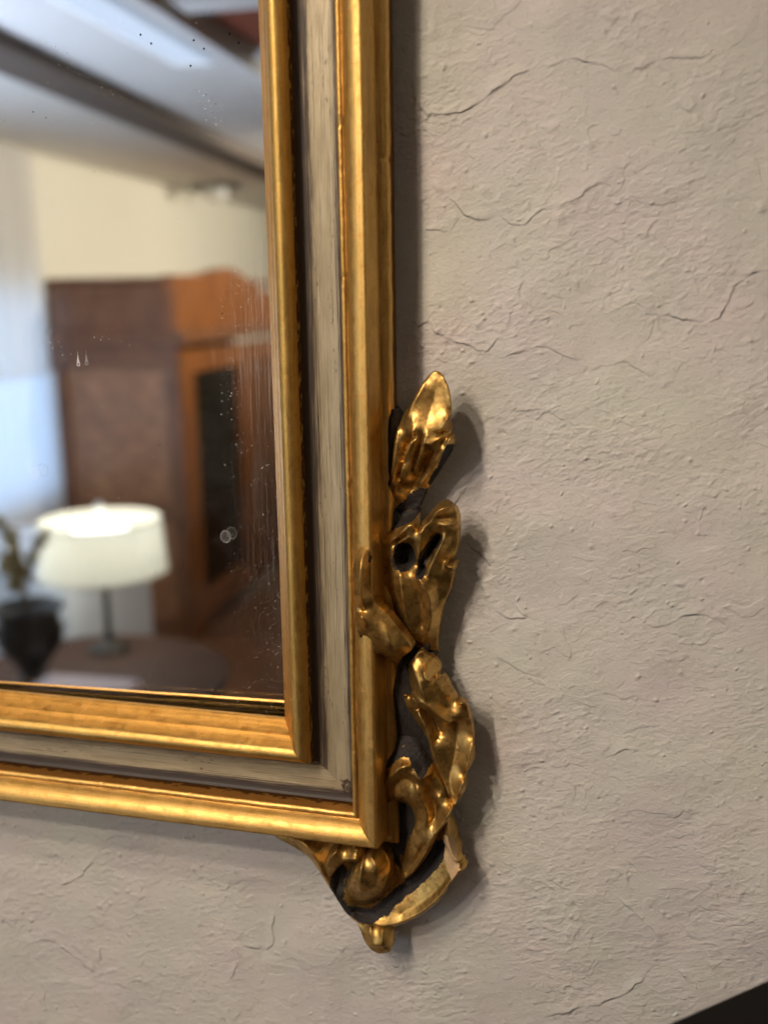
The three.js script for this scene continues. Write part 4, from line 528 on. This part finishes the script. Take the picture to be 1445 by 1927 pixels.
{ // the wardrobe against the left wall
  const w = thing('wardrobe', 'tall carved brown wooden wardrobe with arched crest and glazed door in the reflection', 'wardrobe', [SIDE + 0.02, FLOOR, 4.47]);
  const top = 0.33 - FLOOR, D = 0.71, L = 1.9, mid = 0 - FLOOR;
  part('side_panel', boxUV(box(D - 0.1, mid - 0.1, 0.03, D / 2, mid / 2 + 0.02, 0.02), 0.5), burl, w);
  part('side_frame', mergeGeometries([box(0.07, mid, 0.05, 0.035, mid / 2, 0.01), box(0.07, mid, 0.05, D - 0.035, mid / 2, 0.01), box(D - 0.14, 0.12, 0.048, D / 2, mid - 0.08, 0.011), box(D - 0.14, 0.1, 0.048, D / 2, mid - 0.9, 0.011), box(D - 0.14, 0.12, 0.048, D / 2, 0.08, 0.011)].map((g) => boxUV(g, 0.7))), walnut, w);
  part('side_frieze', boxUV(box(D - 0.01, 0.27, 0.04, D / 2, mid + 0.16, 0.03), 0.7), walnut, w);
  part('cornice', mergeGeometries([box(D + 0.05, 0.05, L + 0.06, D / 2 + 0.02, mid, L / 2), box(D + 0.02, 0.025, L + 0.04, D / 2 + 0.01, mid + 0.035, L / 2)].map((g) => boxUV(g, 0.7))), walnut, w);
  part('back_panel', box(0.03, top - 0.1, L - 0.1, 0.02, top / 2, L / 2), darkWood, w);
  const s = new THREE.Shape(); s.moveTo(0, 0); s.lineTo(L, 0); s.lineTo(L, 0.2); for (let k = 0; k <= 40; k++) { const z = L - k / 40 * L; const y = 0.285 + 0.05 * Math.exp(-(((z - 0.78) / 0.3) ** 2)) - 0.1 * step(0.85, 1.7, z); s.lineTo(z, y); } s.closePath();
  const crest = new THREE.ExtrudeGeometry(s, { depth: 0.06, bevelEnabled: true, bevelSize: 0.008, bevelThickness: 0.008, bevelSegments: 2 }); crest.rotateY(-Math.PI / 2); crest.translate(D - 0.01, mid + 0.03, 0);
  part('crest', boxUV(crest, 0.7), mahogany, w);
  part('top_board', box(D - 0.06, 0.03, L - 0.02, D / 2 - 0.03, mid + 0.3, L / 2), walnut, w);
  const door = (z0, z1) => mergeGeometries([box(0.04, mid - 0.12, 0.09, D - 0.02, mid / 2, z0 + 0.045), box(0.04, mid - 0.12, 0.09, D - 0.02, mid / 2, z1 - 0.045), box(0.038, 0.12, z1 - z0 - 0.18, D - 0.021, mid - 0.12, (z0 + z1) / 2), box(0.038, 0.14, z1 - z0 - 0.18, D - 0.021, 0.15, (z0 + z1) / 2)].map((g) => boxUV(g, 0.7)));
  part('corner_post', boxUV(box(0.06, mid - 0.02, 0.1, D - 0.025, mid / 2, 0.05), 0.7), mahogany, w);
  const d1 = part('door', door(0.1, 0.98), mahogany, w); part('pane', box(0.006, mid - 0.36, 0.72, D - 0.03, mid / 2, 0.54), new THREE.MeshPhysicalMaterial({ color: lin(0.6, 0.62, 0.6), roughness: 0.05, transmission: 1, thickness: 0 }), d1);
  const d2 = part('door', door(1.0, L), mahogany, w); part('panel', boxUV(box(0.02, mid - 0.36, L - 1.16, D - 0.03, mid / 2, (1 + L) / 2), 0.6), walnut, d2);
  for (let k = 1; k < 5; k++) part('shelf', box(D - 0.12, 0.02, 0.86, D / 2 - 0.04, k * 0.31, 0.54), darkWood, w);
  part('divider', box(D - 0.1, mid - 0.05, 0.02, D / 2 - 0.02, mid / 2, 0.99), darkWood, w);
  const dish = (label, r, c, y, z, sc) => { const o = part('bowl', new THREE.LatheGeometry([[0, 0], [0.4, 0], [0.45, 0.1], [0.9, 0.55], [1, 1], [0.95, 1], [0.84, 0.58], [0.3, 0.14], [0, 0.12]].map(([a, b]) => new THREE.Vector2(a * r, b * r * sc)), 32), std({ color: c, roughness: 0.3 }), null, [SIDE + 0.46, FLOOR + y, 4.5 + z]); o.userData = { label, category: 'bowl' }; };
  dish('white china bowl on the top shelf behind the glazed wardrobe door', 0.1, lin(0.75, 0.7, 0.66), 1.25, 0.3, 1.5);
  dish('dull blue glazed bowl on the top shelf of the wardrobe', 0.08, lin(0.2, 0.24, 0.4), 1.25, 0.66, 1.2);
  dish('green glazed bowl on the second wardrobe shelf', 0.1, lin(0.12, 0.15, 0.07), 0.94, 0.45, 1.2);
}
{ // the white chest with the lamp
  const c = thing('white_chest', 'pale blue white painted chest behind the black urn in the reflection', 'chest', [-2.18, FLOOR, 3.3]);
  const m = std({ color: lin(0.72, 0.77, 0.84), roughness: 0.6 }), H = 0.8;
  part('top', box(0.78, 0.03, 0.74, 0, H, 0, 0.006), m, c); part('body', box(0.74, H - 0.09, 0.7, 0, H / 2 + 0.03, 0), m, c);
  for (let k = 0; k < 2; k++) { const d = part('drawer', box(0.68, 0.31, 0.02, 0, 0.26 + k * 0.34, -0.355, 0.004), m, c); part('knob', new THREE.SphereGeometry(0.016, 16, 12).translate(0, 0.26 + k * 0.34, -0.378), steel, d); }
  for (const [x, z] of [[-0.34, -0.32], [0.34, -0.32], [-0.34, 0.32], [0.34, 0.32]]) part('foot', new THREE.CylinderGeometry(0.025, 0.018, 0.075, 12).translate(x, 0.037, z), m, c);
  const l = thing('table_lamp', 'lit table lamp with cream drum shade in the reflection', 'lamp', [-1.57, FLOOR + 0.581, 2.78]);
  const Y = -0.56 - FLOOR - 0.581;
  const shade = new THREE.MeshPhysicalMaterial({ color: lin(0.84, 0.84, 0.74), roughness: 1, transmission: 0.36, thickness: 0 });
  part('shade', new THREE.LatheGeometry([[0.21, Y], [0.217, Y - 0.09], [0.224, Y - 0.185]].map(([a, b]) => new THREE.Vector2(a, b)), 64), shade, l);
  part('shade_trim', mergeGeometries([new THREE.TorusGeometry(0.21, 0.004, 8, 64).rotateX(Math.PI / 2).translate(0, Y, 0), new THREE.TorusGeometry(0.224, 0.004, 8, 64).rotateX(Math.PI / 2).translate(0, Y - 0.185, 0)]), std({ color: lin(0.7, 0.66, 0.55), roughness: 0.8 }), l);
  part('base', new THREE.LatheGeometry([[0.001, 0], [0.07, 0], [0.075, 0.012], [0.03, 0.03], [0.014, 0.06], [0.012, 0.1], [0.012, Y - 0.12], [0.001, Y - 0.11]].map(([a, b]) => new THREE.Vector2(a, b)), 32), std({ color: lin(0.03, 0.022, 0.015), roughness: 0.6 }), l);
  part('bulb', new THREE.SphereGeometry(0.05, 24, 16).scale(2.1, 0.8, 1.6).translate(0, Y - 0.045, 0), std({ color: lin(0.2, 0.2, 0.2), emissive: lin(0.9, 0.97, 1), emissiveIntensity: 5 }), l);
  part('finial', new THREE.SphereGeometry(0.018, 16, 12).translate(0, Y + 0.05, 0), std({ color: lin(0.6, 0.6, 0.58), roughness: 0.4 }), l);
  const p = new THREE.PointLight(0xfff6ea, LAMP_LIGHT, 0, 2); p.position.set(-1.57, -0.605, 2.78); p.shadow.radius = 2.5; scene.add(p);
}
{ // dark side table with urn, plant and folded cloth
  const t = thing('side_table', 'dark round side table under the urn in the reflection', 'table', [-1.5, FLOOR, 2.5]);
  part('tabletop', new THREE.CylinderGeometry(0.46, 0.455, 0.03, 64).translate(0, 0.565, 0), std({ map: walnutMap, color: lin(0.3, 0.28, 0.26), roughness: 0.75 }), t);
  part('pillar', new THREE.LatheGeometry([[0.001, 0.02], [0.14, 0.02], [0.13, 0.05], [0.04, 0.1], [0.035, 0.5], [0.07, 0.55], [0.001, 0.55]].map(([a, b]) => new THREE.Vector2(a, b)), 24), walnut, t);
  const u = part('urn', new THREE.LatheGeometry([[0.001, 0], [0.07, 0], [0.07, 0.02], [0.035, 0.045], [0.05, 0.08], [0.1, 0.15], [0.108, 0.2], [0.09, 0.24], [0.115, 0.275], [0.105, 0.28], [0.08, 0.245], [0.001, 0.2]].map(([a, b]) => new THREE.Vector2(a, b)), 40), std({ color: lin(0.012, 0.011, 0.011), roughness: 0.4 }), null, [-1.645, FLOOR + 0.581, 2.4]); u.userData = { label: 'black urn shaped vase holding a plant in the reflection', category: 'vase' };
  const pl = thing('dried_plant', 'thin yellowish plant standing in the black urn', 'plant', [-1.65, FLOOR + 0.8, 2.4]); const r = rng(3), gs = [], ls = [];
  for (let k = 0; k < 7; k++) { const a = r() * 6.28, h = 0.2 + r() * 0.16, c = new THREE.QuadraticBezierCurve3(new THREE.Vector3(0, 0, 0), new THREE.Vector3(0, h * 0.6, 0), new THREE.Vector3(Math.cos(a) * 0.06, h, Math.sin(a) * 0.06)); gs.push(new THREE.TubeGeometry(c, 10, 0.003, 6)); for (let q = 0; q < 6; q++) { const at = c.getPoint(0.55 + q * 0.09), g = new THREE.SphereGeometry(0.02 + r() * 0.014, 8, 6); g.scale(1, 0.35, 0.6); g.rotateZ(r() * 3); g.rotateY(r() * 6); g.translate(at.x + (r() - 0.5) * 0.04, at.y, at.z + (r() - 0.5) * 0.04); ls.push(g); } }
  part('stem', mergeGeometries(gs), std({ color: lin(0.12, 0.1, 0.04), roughness: 0.8 }), pl); part('foliage', mergeGeometries(ls), std({ color: lin(0.38, 0.3, 0.12), roughness: 0.7 }), pl);
  const c = part('folded_cloth', box(0.34, 0.075, 0.16, 0, 0.0375, 0, 0.03), std({ color: lin(0.75, 0.64, 0.66), roughness: 0.9 }), null, [-1.4, FLOOR + 0.581, 2.28]); c.userData = { label: 'folded pinkish white cloth on the dark side table', category: 'cloth' };
}
scene.traverse((o) => { if (o.isMesh) o.castShadow = o.receiveShadow = true; });
renderer.render(scene, camera);
